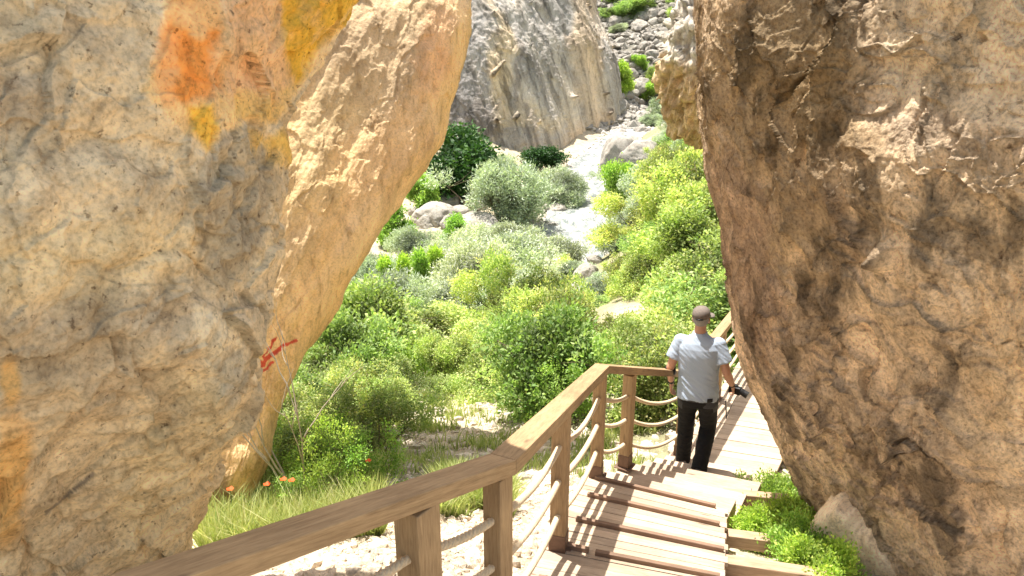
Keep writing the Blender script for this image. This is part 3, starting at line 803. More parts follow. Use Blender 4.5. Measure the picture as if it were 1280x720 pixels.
# stations: left, right, z
ST_ = [((-1.75, .35), (.55, -1.4), -1.86), ((-.14, 2.46), (.90, 2.2), -2.60), ((.17, 3.55), (1.17, 3.27), -2.93), ((.62, 5.16), (1.62, 4.72), -3.45)]
def lerp(a, b, t): return tuple(a[i]*(1-t)+b[i]*t for i in range(len(a)))
bds = []
TH_ = .032
def planks(s0, s1, n, gap=.006, zjit=.003, ljit=.02):
    for k in range(n):
        t0 = k/n; t1 = (k+1)/n
        L0 = Vector((*lerp(s0[0], s1[0], t0), s0[2]*(1-t0)+s1[2]*t0)); L1 = Vector((*lerp(s0[0], s1[0], t1), s0[2]*(1-t1)+s1[2]*t1))
        R0 = Vector((*lerp(s0[1], s1[1], t0), L0.z)); R1 = Vector((*lerp(s0[1], s1[1], t1), L1.z))
        e = (L1-L0).normalized()*gap/2; L0 += e; R0 += e; L1 -= e; R1 -= e
        x = (R0-L0).normalized(); jl = random.uniform(-ljit, ljit*.3); jr = random.uniform(-ljit*.3, ljit)
        dz = Vector((0, 0, random.uniform(-zjit, zjit)))
        L0 += x*jl+dz; L1 += x*jl+dz; R0 += x*jr+dz; R1 += x*jr+dz
        dn = Vector((0, 0, -TH_))
        bds.append(offb(([L0+dn, R0+dn, R1+dn, L1+dn], [L0, R0, R1, L1], x)))
planks(ST_[0], ST_[1], 17); planks(ST_[1], ST_[2], 9); planks(ST_[2], ST_[3], 14)
board_mesh('ramp_deck', bds, M['deck'], bw, .003)
# cleats: (left pixel, right pixel) measured places along the ramp, as fractions
def station(t):   # t over ST_[1]..ST_[3]
    if t < .4: a, b_, f = ST_[1], ST_[2], t/.4
    else: a, b_, f = ST_[2], ST_[3], (t-.4)/.6
    return Vector((*lerp(a[0], b_[0], f), a[2]*(1-f)+b_[2]*f)), Vector((*lerp(a[1], b_[1], f), a[2]*(1-f)+b_[2]*f))
for (t, fa, fb) in [(.985, .06, .93), (.83, .07, .96), (.64, .08, .99), (.47, .03, .24), (.465, .28, .97), (.30, .05, .95), (.12, .05, .95)]:
    L, R = station(t); a = L.lerp(R, fa); b_ = L.lerp(R, fb); up = Vector((0, 0, .018))
    board_mesh('cleat', [offb(beam_def(a+up, b_+up, .03, .034))], M['cleat'], bw, .004)
# steps
S3 = ST_[3]; S4 = ((1.80, 7.08), (2.80, 6.76), -4.45)
NS = 7
for k in range(NS):
    t0 = k/NS; t1 = (k+1)/NS
    z = -3.45-(k+1)*1.0/NS
    L0 = Vector((*lerp(S3[0], S4[0], t0), z)); L1 = Vector((*lerp(S3[0], S4[0], t1), z)); R0 = Vector((*lerp(S3[1], S4[1], t0), z)); R1 = Vector((*lerp(S3[1], S4[1], t1), z))
    e = (L1-L0).normalized(); x = (R0-L0).normalized(); L1 += e*.03; R1 += e*.03; L0 -= e*.012; R0 -= e*.012
    R0 += x*.02*(k % 2); R1 += x*.02*(k % 2)
    out_ = []
    for (ta, tb) in ((0, .495), (.505, 1)):
        a0, a1, b0, b1 = L0.lerp(L1, ta), L0.lerp(L1, tb), R0.lerp(R1, ta), R0.lerp(R1, tb)
        dn = Vector((0, 0, -.035))
        out_.append(offb(([a0+dn, b0+dn, b1+dn, a1+dn], [a0, b0, b1, a1], x)))
    board_mesh('step', out_, M['deck'], bw, .003)
    # riser board and stringer block under the open right side
    rb = Vector((0, 0, .0))
    c0 = L0+Vector((0, 0, .125)); c1 = R0+Vector((0, 0, .125))
    board_mesh('riser', [offb(([L0+e*.0+x*.02, R0-x*.02, R0-x*.02+e*.02, L0+x*.02+e*.02], [c0+x*.02, c1-x*.02, c1-x*.02+e*.02, c0+x*.02+e*.02], x))], M['beam'], bw, .002)
    board_mesh('step_block', [offb(([R0-x*.03+Vector((0, 0, -.24)), R0+x*.005+Vector((0, 0, -.24)), R1+x*.005+Vector((0, 0, -.24)), R1-x*.03+Vector((0, 0, -.24))],
                                    [R0-x*.03+Vector((0, 0, -.037)), R0+x*.005+Vector((0, 0, -.037)), R1+x*.005+Vector((0, 0, -.037)), R1-x*.03+Vector((0, 0, -.037))], e))], M['beam'], bw, .003)
bds = []
planks((S4[0], S4[1], -4.455), ((4.15, 11.1), (5.15, 10.7), -4.50), 36)
board_mesh('level_deck', bds, M['deck'], bw, .003)
# bearers under the deck and the three joists that stick out on the right
def joist(a, b_, w, h, nm='joist'):
    board_mesh(nm, [offb(beam_def(a, b_, w, h))], M['beam'], bw, .005)
for (fa, za) in ((.12, 0), (.88, 0)):
    pts = [Vector((*lerp(s[0], s[1], fa), s[2]-.115)) for s in ST_]
    for i in range(len(pts)-1): joist(pts[i], pts[i+1], .07, .15, 'bearer')
    pts = [Vector((*lerp(S3[0], S3[1], fa), -3.82)), Vector((*lerp(S4[0], S4[1], fa), -4.80))]; joist(*pts, .07, .14, 'bearer')
    pts = [Vector((*lerp(S4[0], S4[1], fa), -4.57)), Vector((*lerp((4.15, 11.1), (5.15, 10.7), fa), -4.62))]; joist(*pts, .07, .15, 'bearer')
dz_ = np.array([0, 0, -.075])
joist(py(880, 690, 3.86)+dz_, py(1046, 714, 3.62)+dz_, .09, .10)
joist(py(885, 658, 4.40)+dz_, py(985, 671, 4.25)+dz_, .09, .10)
joist(py(905, 610, 5.48)+dz_, py(988, 618, 5.33)+dz_, .09, .10)
for (x, y, zt, l) in [(1.0, 3.2, -3.0, .7), (1.45, 4.6, -3.55, .6), (2.55, 6.9, -4.6, .7), (.7, 5.1, -3.6, .8), (1.9, 7.2, -4.62, 1.0), (2.9, 9.0, -4.62, 1.0), (.25, 3.6, -3.06, .5)]:
    board_mesh('support_post', [offb(beam_def((x, y, zt-l), (x, y, zt), .1, .1, (0, 1, 0)))], M['beam'], bw, .004)

# ------------------------------------------------------------------ railing
rl = empty('railing', (.7, 5.2, -3.45)); ri = Vector(rl.location)
tag(rl, 'brown timber railing with square posts and three sagging rope lines', 'railing')
def rb_(bd): return ([Vector(p)-ri for p in bd[0]], [Vector(p)-ri for p in bd[1]], bd[2])
Q0 = Vector((-1.50, .51, -.90)); Q1 = Vector((-.035, 2.55, -1.615)); Q2 = Vector((.70, 5.21, -2.475)); Q3 = Vector((1.85, 7.07, -3.43)); Q4 = Vector((4.1, 11.05, -3.50))
# handrails: mitred by sharing corner cross-sections
def rail_run(pts, w=.115, h=.068):
    n_ = len(pts); secs = []
    for i, p in enumerate(pts):
        d0 = (pts[i]-pts[i-1]).normalized() if i else (pts[1]-pts[0]).normalized()
        d1 = (pts[i+1]-pts[i]).normalized() if i < n_-1 else d0
        r0 = Vector((d0.y, -d0.x, 0)).normalized(); r1 = Vector((d1.y, -d1.x, 0)).normalized()
        r = (r0+r1).normalized(); r = r/max(.5, r.dot(r0))*w/2
        secs.append((p-r-Vector((0, 0, h)), p+r-Vector((0, 0, h)), p+r, p-r))
    for i in range(n_-1):
        a = secs[i]; b_ = secs[i+1]; d = (pts[i+1]-pts[i]).normalized()*.0015
        bd = ([a[0]+d, a[1]+d, b_[1]-d, b_[0]-d], [a[3]+d, a[2]+d, b_[2]-d, b_[3]-d], pts[i+1]-pts[i])
        board_mesh('handrail', [rb_(bd)], M['rail'], rl, .004)
rail_run([Q0, Q1, Q2, Q3, Q4])
posts = []
def post(a, b_, t, dz=1.0, s=.09, shoe=True, frm=None):
    p = a.lerp(b_, t); d = (b_-a); d.z = 0; d.normalize()
    top = p-Vector((0, 0, .069)); bot = Vector((p.x, p.y, p.z-dz))
    po = board_mesh('post', [rb_(beam_def(bot+Vector((0, 0, .01)), top, s, s, d))], M['rail'], rl, .005)
    if shoe:
        mb = MB(); x = Vector((d.y, -d.x, 0))*(s/2+.004); y = d*(s/2+.004)
        b0 = bot-ri; t0 = b0+Vector((0, 0, .13)); 
        mb.hexa([b0-x-y, b0+x-y, b0+x+y, b0-x+y], [t0-x-y, t0+x-y, t0+x+y, t0-x+y])
        mb.hexa([b0-x*1.5-y*1.5+Vector((0,0,-.004)), b0+x*1.5-y*1.5+Vector((0,0,-.004)), b0+x*1.5+y*1.5+Vector((0,0,-.004)), b0-x*1.5+y*1.5+Vector((0,0,-.004))], [b0-x*1.5-y*1.5+Vector((0, 0, .008)), b0+x*1.5-y*1.5+Vector((0, 0, .008)), b0+x*1.5+y*1.5+Vector((0, 0, .008)), b0-x*1.5+y*1.5+Vector((0, 0, .008))])
        sh = mb.build('post_shoe', M['shoe_metal'], po, bevel=.003)
    posts.append((p, d, bot)); return po
post(Q0, Q1, .30, 1.0, shoe=False); post(Q0, Q1, .80, 1.1, .115); post(Q0, Q1, .985, 1.06, .088); post(Q1, Q2, .43, 1.0, .095); post(Q1, Q2, .975, .995, .095)
post(Q2, Q3, .27, .98, .092); post(Q2, Q3, .985, 1.02, .09); post(Q3, Q4, .33, 1.0, .085); post(Q3, Q4, .66, 1.0, .09); post(Q3, Q4, .985, 1.0, .09)
def rope(a, b_, sag, r=.0175):
    L = (b_-a).length; n_ = max(26, int(L/.012)); base = []
    for i in range(n_+1):
        t = i/n_; p = a.lerp(b_, t); p.z -= sag*4*t*(1-t); base.append(p)
    mb = MB(); twist = L/.075*2*math.pi
    d = (b_-a).normalized(); x = d.cross(Vector((0, 0, 1))).normalized(); y = x.cross(d).normalized()
    for s in range(3):
        pts = []
        for i, p in enumerate(base):
            an = twist*i/n_+s*2*math.pi/3
            pts.append(p-ri+(x*math.cos(an)+y*math.sin(an))*r*.5)
        mb.tube(pts, r*.62, 7)
    mb.build('rope', M['rope'], rl, smooth=True)
for i in range(len(posts)-1):
    (p, d, bo), (q, e, bq) = posts[i], posts[i+1]
    hs = [.27, .50, .74]
    for k, h in enumerate(hs):
        a = p-Vector((0, 0, h)); b_ = q-Vector((0, 0, h))
        L = (b_-a).length
        if i == 1 and k == 9: continue
        rope(a, b_, (.055+.02*random.random())*min(1, L)*(1.0 if i != 5 else 1.6))

# ------------------------------------------------------------------ vegetation prototypes
def leaves(centers, radii, n, ll, lw, seed, per=14, spray=.12, up=.35, shell=.55, flat=.9, droop=0):
    """numpy leaf rhombs in sprays around the shells of several blobs"""
    rg = np.random.default_rng(seed)
    centers = np.array(centers, float); radii = np.array(radii, float)
    nsp = n//per
    w = radii**2; w = w/w.sum()
    bi = rg.choice(len(centers), nsp, p=w)
    D = rg.normal(size=(nsp, 3)); D /= np.linalg.norm(D, axis=1)[:, None]
    rr = shell+(1-shell)*rg.random(nsp)**.6
    rr *= 1+.30*perlin(D*1.7+bi[:, None]*3.7+seed)
    S = centers[bi]+D*(rr*radii[bi])[:, None]*np.array([1, 1, flat])
    outd = D
    idx = np.repeat(np.arange(nsp), per); N_ = len(idx)
    off_ = rg.normal(size=(N_, 3))*spray
    B = S[idx]+off_
    di = outd[idx]*.9+rg.normal(size=(N_, 3))*.8+np.array([0, 0, up-droop]); di /= np.linalg.norm(di, axis=1)[:, None]
    sd = np.cross(di, rg.normal(size=(N_, 3))+np.array([0, 0, 1.2])); sd /= np.linalg.norm(sd, axis=1)[:, None]+1e-6
    s = rg.uniform(.65, 1.25, N_)[:, None]
    a = B; b_ = B+di*ll*.45*s+sd*lw*.5*s; c_ = B+di*ll*s; e = B+di*ll*.45*s-sd*lw*.5*s
    V = np.stack([a, b_, c_, e], 1).reshape(-1, 3)
    Fs = np.arange(N_*4).reshape(-1, 4)
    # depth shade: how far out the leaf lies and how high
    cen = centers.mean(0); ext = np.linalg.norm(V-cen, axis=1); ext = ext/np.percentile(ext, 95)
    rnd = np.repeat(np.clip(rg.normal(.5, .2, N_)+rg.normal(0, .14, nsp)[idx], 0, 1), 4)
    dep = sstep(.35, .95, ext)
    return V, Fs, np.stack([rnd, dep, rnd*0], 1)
def crown_mesh(name, mat, **k):
    V, Fs, c = leaves(**k); me = fast_mesh(name, V, Fs, smooth=False, col=c); me.materials.append(mat); return me
def limb_mesh(name, centers, seed, r0=.05, mat=None, twigs=3, base=(0, 0, 0)):
    rg = random.Random(seed); mb = MB()
    for c in centers:
        c = Vector(c); b0 = Vector(base)+Vector((rg.uniform(-.06, .06), rg.uniform(-.06, .06), -.15)); pts = []
        n_ = 7; bend = Vector((rg.uniform(-.15, .15), rg.uniform(-.15, .15), 0))*c.length
        for i in range(n_):
            t = i/(n_-1); p = b0.lerp(c, t)+bend*4*t*(1-t)*.5+Vector((rg.uniform(-1, 1), rg.uniform(-1, 1), rg.uniform(-1, 1)))*.03*c.length
            pts.append(p)
        mb.tube(pts, [r0*(1-.85*i/(n_-1)) for i in range(n_)], 6)
        for k in range(twigs):
            s = pts[rg.randint(2, n_-1)]; e = s+Vector((rg.uniform(-1, 1), rg.uniform(-1, 1), rg.uniform(.1, 1))).normalized()*c.length*.45
            m_ = (s+e)/2+Vector((rg.uniform(-1, 1), rg.uniform(-1, 1), rg.uniform(-1, 1)))*.05*c.length
            mb.tube([s, m_, e], [r0*.3, r0*.2, r0*.06], 5)
    me = bpy.data.meshes.new(name); me.from_pydata(mb.v, [], mb.f); me.polygons.foreach_set('use_smooth', [True]*len(me.polygons)); me.materials.append(mat or M['bark']); return me

LM = {}
LM['yellow'] = leaf_mat('yellow_green_leaf', [(0, (.20, .32, .08)), (.45, (.51, .62, .22)), (.8, (.76, .80, .36)), (1, (.86, .74, .36))], .45, vary=.15, dark=.36)
LM['green'] = leaf_mat('fresh_green_leaf', [(0, (.17, .30, .08)), (.5, (.40, .54, .19)), (1, (.66, .75, .34))], .45, vary=.2, dark=.34)
LM['silver'] = leaf_mat('silver_leaf', [(0, (.30, .36, .25)), (.5, (.52, .59, .44)), (1, (.82, .86, .72))], .3, .6, .12, .42)
LM['bright'] = leaf_mat('bright_leaf', [(0, (.18, .32, .06)), (.5, (.38, .58, .12)), (1, (.62, .76, .22))], .45, dark=.6)
LM['dark'] = leaf_mat('dark_leaf', [(0, (.02, .06, .015)), (.6, (.045, .12, .03)), (1, (.10, .20, .05))], .25)
LM['grassb'] = leaf_mat('grass_blade', [(0, (.20, .28, .07)), (.5, (.42, .48, .17)), (1, (.72, .68, .40))], .35, .6, .1, .7)
def blobs(rg, k, R, zc, spread=.6, rad=(.45, .75), zs=.6):
    c = [(rg.gauss(0, .5)*R*spread, rg.gauss(0, .5)*R*spread, zc*R+rg.uniform(-zs, zs)*R*.6) for _ in range(k)]
    r = [rg.uniform(*rad)*R for _ in range(k)]
    return c, r
PROTO = {}
def proto(kind, seeds, n, R, k, zc, ll, lw, mat, spray, per=14, spread=.9, rad=(.4, .7), zs=.6, r0=.045, flat=.9, up=.35, shell=.5):
    PROTO[kind] = []
    for sd in seeds:
        rg = random.Random(sd*7+1); c, r = blobs(rg, k, R, zc, spread, rad, zs)
        PROTO[kind].append((crown_mesh(kind+'_foliage', mat, centers=c, radii=r, n=n, ll=ll, lw=lw, seed=sd, per=per, spray=spray, flat=flat, up=up, shell=shell),
                            limb_mesh(kind+'_stems', c, sd, r0)))
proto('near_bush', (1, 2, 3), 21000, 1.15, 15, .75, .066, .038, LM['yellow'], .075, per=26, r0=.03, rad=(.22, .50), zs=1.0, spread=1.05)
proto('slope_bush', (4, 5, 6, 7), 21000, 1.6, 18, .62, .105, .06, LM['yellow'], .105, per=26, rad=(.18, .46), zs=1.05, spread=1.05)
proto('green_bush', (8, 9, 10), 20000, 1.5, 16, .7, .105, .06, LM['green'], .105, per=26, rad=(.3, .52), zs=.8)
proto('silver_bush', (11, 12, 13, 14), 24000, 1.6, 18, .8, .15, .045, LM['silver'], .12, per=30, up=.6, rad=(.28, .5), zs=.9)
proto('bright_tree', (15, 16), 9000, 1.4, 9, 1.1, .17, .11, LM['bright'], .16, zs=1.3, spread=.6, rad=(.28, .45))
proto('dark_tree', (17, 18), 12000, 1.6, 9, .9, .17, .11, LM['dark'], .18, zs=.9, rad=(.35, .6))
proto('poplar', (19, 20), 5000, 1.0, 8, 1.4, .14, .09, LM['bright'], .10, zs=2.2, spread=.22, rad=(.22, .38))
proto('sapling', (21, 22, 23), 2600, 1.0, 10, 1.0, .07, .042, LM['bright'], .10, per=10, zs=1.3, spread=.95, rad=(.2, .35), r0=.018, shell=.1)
NAMES = {'near_bush': 'shrub', 'slope_bush': 'shrub', 'green_bush': 'shrub', 'silver_bush': 'willow_shrub', 'bright_tree': 'broadleaf_tree', 'dark_tree': 'dark_tree', 'poplar': 'young_poplar', 'sapling': 'sapling'}
LAB = {'near_bush': ('leafy yellow green shrub on the near hillside below the railing', 'shrub', 'leafy shrubs on the near hillside'),
       'slope_bush': ('rounded yellow green shrub in the thicket covering the valley slope', 'shrub', 'yellow green shrubs on the slope'),
       'green_bush': ('mid green bushy shrub among the yellow green slope shrubs', 'shrub', 'mid green shrubs on the slope'),
       'silver_bush': ('silvery grey green willow shrub on the river bank', 'willow', 'silvery willows by the river'),
       'bright_tree': ('fresh bright green broadleaf tree near the river', 'tree', 'bright green trees near the river'),
       'dark_tree': ('dark green tree at the foot of the grey cliff', 'tree', 'dark trees at the cliff foot'),
       'poplar': ('slim upright young green poplar beside the lower river bend', 'tree', 'young poplars by the river bend'),
       'sapling': ('open twiggy green sapling in the grass beside the ochre rock', 'sapling', 'saplings beside the ochre rock')}
count = {}
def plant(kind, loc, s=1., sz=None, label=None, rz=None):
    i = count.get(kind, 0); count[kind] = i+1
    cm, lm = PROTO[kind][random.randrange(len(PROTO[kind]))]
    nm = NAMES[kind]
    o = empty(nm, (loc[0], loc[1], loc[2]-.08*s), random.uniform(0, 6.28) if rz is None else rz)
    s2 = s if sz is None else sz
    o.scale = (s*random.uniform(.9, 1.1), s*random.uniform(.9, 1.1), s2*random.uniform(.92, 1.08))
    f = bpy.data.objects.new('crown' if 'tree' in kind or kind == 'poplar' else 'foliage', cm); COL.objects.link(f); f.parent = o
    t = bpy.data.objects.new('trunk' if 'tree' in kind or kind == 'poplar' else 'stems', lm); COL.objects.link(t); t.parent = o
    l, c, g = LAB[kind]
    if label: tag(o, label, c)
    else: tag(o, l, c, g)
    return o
def at_px(kind, x, y, w_px, label=None, ratio=1.0, y0=6):
    """a plant standing where that pixel meets the ground, about w_px wide in the photo"""
    g = ground(x, y, y0); d = g[1]*CT-g[2]*ST
    R = {'near_bush': 1.1, 'slope_bush': 1.4, 'green_bush': 1.35, 'silver_bush': 1.3, 'bright_tree': 1.0, 'dark_tree': 1.4, 'poplar': .42, 'sapling': .95}[kind]
    s = w_px/F*d/(2*R)
    return plant(kind, g, s, s*ratio, label)

# --- key plants
for a in [('dark_tree', 572, 244, 92, 'largest dark green tree beside the ochre rock, against the cliff base', .9), ('dark_tree', 545, 252, 60, 'smaller dark green tree between the ochre rock and the largest dark tree', .9), ('dark_tree', 606, 232, 40, None, .8),
          ('dark_tree', 670, 216, 42, 'dark blue green shrub tree alone against the middle of the cliff foot', .7),
          ('silver_bush', 632, 283, 84, 'tall pale willow standing left of the river boulders', 1.05),
          ('silver_bush', 614, 236, 44, 'small pale willow top rising behind the tall willow', 1.0),
          ('silver_bush', 706, 256, 50, 'round pale willow right beside the river, below the cliff corner', .85),
          ('silver_bush', 465, 362, 52, 'round grey green willow close to the ochre rock edge', .9),
          ('silver_bush', 520, 330, 44, 'small grey green willow left of the lower river bend', 1.0),
          ('silver_bush', 600, 385, 90, None, .8), ('silver_bush', 650, 360, 90, None, .8), ('silver_bush', 560, 372, 66, None, .9), ('silver_bush', 690, 345, 66, None, .75),
          ('silver_bush', 580, 395, 70, None, .7), ('silver_bush', 625, 322, 60, None, .7), ('silver_bush', 655, 395, 60, None, .75), ('silver_bush', 540, 400, 50, None, .8),
          ('silver_bush', 560, 345, 60, None, .8), ('silver_bush', 600, 350, 70, None, .8), ('silver_bush', 640, 330, 70, None, .8), ('silver_bush', 752, 372, 40, None, .7), ('silver_bush', 715, 352, 36, None, .7), ('green_bush', 735, 385, 50, None, .6), ('silver_bush', 767, 318, 46, None, .9), ('silver_bush', 787, 300, 40, None, .9), ('silver_bush', 470, 420, 60, None, .7), ('silver_bush', 445, 400, 50, None, .8),
          ('silver_bush', 824, 262, 66, 'large grey green willow beside the brown rock edge, upstream', .9),
          ('silver_bush', 800, 240, 36, None, 1.0), ('silver_bush', 827, 152, 34, 'grey green shrub on the rubble above the river', .9), ('silver_bush', 845, 185, 30, None, .9), ('silver_bush', 810, 285, 40, None, .9),
          ('bright_tree', 772, 268, 32, 'narrow bright green tree standing between river and willows', 1.5),
          ('bright_tree', 842, 196, 34, None, .9), ('bright_tree', 777, 120, 22, None, 1.4), ('bright_tree', 808, 132, 22, None, .8), ('bright_tree', 528, 262, 34, None, .9),
          ('bright_tree', 497, 310, 34, None, 1.4), ('bright_tree', 572, 310, 36, None, .8), ('bright_tree', 862, 225, 34, None, .8), ('green_bush', 862, 245, 44, None, .7),
          ('poplar', 488, 396, 17, None, 1.5), ('poplar', 506, 400, 16, None, 1.7), ('poplar', 531, 404, 19, None, 1.7), ('poplar', 546, 384, 15, None, 1.5),
          ('green_bush', 820, 105, 26, None, .9), ('silver_bush', 838, 120, 26, None, .8), ('bright_tree', 800, 90, 14, None, .9), ('green_bush', 845, 60, 18, None, .8), ('silver_bush', 812, 160, 24, None, .8), ('silver_bush', 845, 160, 30, None, .9), ('green_bush', 825, 190, 26, None, .8), ('green_bush', 785, 22, 46, None, .6), ('green_bush', 757, 22, 26, None, .6), ('green_bush', 765, 5, 26, None, .7), ('green_bush', 842, 5, 24, None, .6), ('green_bush', 800, 12, 40, None, .6),
          ('silver_bush', 772, 45, 16, None, .8), ('green_bush', 850, 28, 30, None, .8)]:
    k, x, y, w, lab, ra = a
    at_px(k, x, y, w, lab, ra, y0=20)
# near left thicket by the overhang
for (k, x, y, w, ra) in [('green_bush', 432, 500, 120, 1.25), ('green_bush', 400, 540, 110, 1.0), ('near_bush', 395, 600, 120, .9), ('sapling', 330, 625, 80, 1.3), ('sapling', 420, 640, 80, 1.3), ('sapling', 470, 615, 90, 1.1), ('sapling', 375, 650, 60, 1.0), ('near_bush', 470, 570, 130, .8), ('near_bush', 350, 570, 110, 1.0),
                      ('sapling', 355, 630, 60, 1.2), ('sapling', 395, 628, 70, 1.4), ('sapling', 440, 610, 70, 1.2), ('sapling', 710, 540, 80, .9), ('sapling', 780, 500, 60, 1.0), ('sapling', 790, 450, 60, .9)]:
    at_px(k, x, y, w, None, ra, y0=6.2)
# --- thicket over the slope
pts = []
def clear(x, y, r):
    for (a, b_, c_) in pts:
        if (a-x)**2+(b_-y)**2 < (.78*(r+c_))**2: return False
    return True
rgs = random.Random(5)
bare_px = [(748, 245, 50, 40), (738, 305, 42, 50), (728, 350, 40, 25), (600, 530, 75, 32), (555, 562, 60, 24), (560, 590, 60, 26), (782, 402, 24, 30), (705, 372, 30, 10), (480, 640, 120, 40), (640, 560, 60, 30)]
tries = 0
while len(pts) < 255 and tries < 9000:
    tries += 1
    Y = 10+rgs.random()**1.25*62; X = rgs.uniform(-.50, .46)*Y+.6
    r = (.8+.7*rgs.random()) if Y < 17 else (1.0+1.2*rgs.random()) if Y < 34 else (1.5+1.4*rgs.random())
    if X > 1.7+(Y-7)*.58 and Y < 13.5: continue
    d_, _, w_ = river_dist(np.array([X]), np.array([Y]))
    if d_[0] < w_[0]*1.25+r*.7: continue
    left_far = Y > 50 and X < .08*Y
    if left_far: continue
    z = float(height(np.array([X]), np.array([Y]))[0])
    ax, ay, dd = proj(np.array([X, Y, z]))
    if any(((ax-a)/(b_+r*F/dd*.45))**2+((ay-r*.3*F/dd-c_)/(d2+r*F/dd*.45))**2 < 1 for (a, c_, b_, d2) in [(q[0], q[1], q[2], q[3]) for q in bare_px]): continue
    if not clear(X, Y, r): continue
    low_ = Y > 24 and 500 < ax < 745
    if low_: r *= .72
    pts.append((X, Y, r))
    if Y < 15.5: plant('near_bush' if rgs.random() < .8 else 'green_bush', (X, Y, z), r/1.3, r/1.3*rgs.uniform(.75, 1.05))
    elif rgs.random() < .26: plant('green_bush', (X, Y, z), r/1.6, r/1.6*rgs.uniform(.7, 1.1))
    elif low_ and rgs.random() < (.45 if Y < 34 else .8): plant('silver_bush', (X, Y, z), r/1.45, r/1.45*rgs.uniform(.55, .8))
    elif Y > 27 and rgs.random() < (.16 if Y < 40 else .3): plant('silver_bush', (X, Y, z), r/1.7, r/1.7*rgs.uniform(.7, 1.0))
    else: plant('slope_bush', (X, Y, z), r/1.7, r/1.7*rgs.uniform(.6, 1.3))

# pale bare branches near the ochre rock
g = ground(388, 635, 6.2)
mb = MB(); rg = random.Random(4)
def twig(p, d, L, r, lv):
    pts_ = [p]; q = p
    for i in range(6):
        d = (d+Vector((rg.uniform(-1, 1), rg.uniform(-1, 1), rg.uniform(-.6, .8)))*.22).normalized(); q = q+d*L/6; pts_.append(q)
        if lv and i > 1 and rg.random() < .75:
            twig(q, (d+Vector((rg.uniform(-1, 1), rg.uniform(-1, 1), rg.uniform(-.2, .9)))*.9).normalized(), L*.5, r*.55, lv-1)
    mb.tube(pts_, [r*(1-.13*i) for i in range(7)], 5)
for k in range(4): twig(Vector((rg.uniform(-.1, .1), rg.uniform(-.1, .1), -.1)), Vector((rg.uniform(-.5, .15), -.1, 1)).normalized(), 1.5, .016, 2)
o = mb.build('bare_branches', M['deadwood'], None, smooth=True); o.location = g
tag(o, 'pale leafless branching shrub in front of the near thicket by the ochre rock', 'bare shrub')

# ground-hugging shrubs in the gap right of the deck
def low_shrub(cx, cy, R, n, seed, zs=.5):
    z = float(height(np.array([cx]), np.array([cy]))[0])
    rg = random.Random(seed)
    c = [(rg.uniform(-1, 1)*R*.7, rg.uniform(-1, 1)*R*.7, .12+rg.uniform(0, .5)*zs*R) for _ in range(9)]; r = [R*rg.uniform(.3, .5) for _ in c]
    o = empty('ground_shrub', (cx, cy, z))
    me = crown_mesh('ground_shrub', LM['bright'], centers=c, radii=r, n=n, ll=.028, lw=.013, seed=seed, per=16, spray=.03, up=.9, shell=.3)
    f = bpy.data.objects.new('foliage', me); COL.objects.link(f); f.parent = o
    t = bpy.data.objects.new('stems', limb_mesh('stems', c, seed, .008)); COL.objects.link(t); t.parent = o
    return o
g1 = py(962, 600, 6.0); g2 = py(985, 650, 4.85); g3 = py(1010, 695, 4.15); g4 = py(1035, 728, 3.75)
for (g_, R, lab, n_) in [(g1, .34, 'small bright green ground shrub beside the lower steps of the boardwalk', 9000), (g2, .40, 'largest leafy ground shrub between the joists right of the ramp', 16000), (g3, .30, 'leafy ground shrub spilling over the nearest joist', 12000), (g4, .2, 'sprig of green shrub at the foot of the cream rock slab', 8000)]:
    tag(low_shrub(g_[0], g_[1], R, n_, int(R*100)+7, .9), lab, 'shrub')

# grass tufts (stuff)
def grass_patch(name, n, area, h=(.12, .32), seed=1, wdt=.006):
    rg = np.random.default_rng(seed); X, Y = area(rg, n)
    Z = height(X, Y)
    lean = rg.normal(size=(len(X), 2))*.35; hh = rg.uniform(*h, len(X)); an = rg.uniform(0, 6.28, len(X))
    s = np.stack([np.cos(an), np.sin(an), an*0], 1)*wdt*np.maximum(1, Y/6)[:, None]
    B = np.stack([X, Y, Z-.01], 1); mid = B+np.stack([lean[:, 0]*hh*.4, lean[:, 1]*hh*.4, hh*.6], 1); tip = B+np.stack([lean[:, 0]*hh, lean[:, 1]*hh, hh], 1)
    V = np.stack([B-s, B+s, mid+s*.7, mid-s*.7, tip], 1).reshape(-1, 3)
    k = np.arange(len(X))[:, None]*5
    Fs = np.concatenate([k+np.array([[0, 1, 2, 3]]), k+np.array([[3, 2, 4, 4]])]); 
    r = np.repeat(np.clip(rg.normal(.5, .22, len(X)), 0, 1), 5)
    me = bpy.data.meshes.new(name)
    Q = k+np.array([[0, 1, 2, 3]]); T = k+np.array([[3, 2, 4]])
    nl = Q.size+T.size; me.vertices.add(len(V)); me.vertices.foreach_set('co', V.astype(np.float32).ravel())
    me.loops.add(nl); me.loops.foreach_set('vertex_index', np.concatenate([Q.ravel(), T.ravel()]).astype(np.int32))
    me.polygons.add(len(Q)+len(T)); me.polygons.foreach_set('loop_start', np.concatenate([np.arange(len(Q))*4, Q.size+np.arange(len(T))*3]).astype(np.int32))
    me.polygons.foreach_set('loop_total', np.concatenate([np.full(len(Q), 4), np.full(len(T), 3)]).astype(np.int32))
    me.update(calc_edges=True)
    a = me.color_attributes.new('Col', 'FLOAT_COLOR', 'POINT'); c = np.ones((len(V), 4), np.float32); c[:, 0] = r; c[:, 1] = np.tile([.2, .2, .8, .8, 1], len(X)); a.data.foreach_set('color', c.ravel())
    return tag(link(name, me, LM['grassb']), kind='stuff')
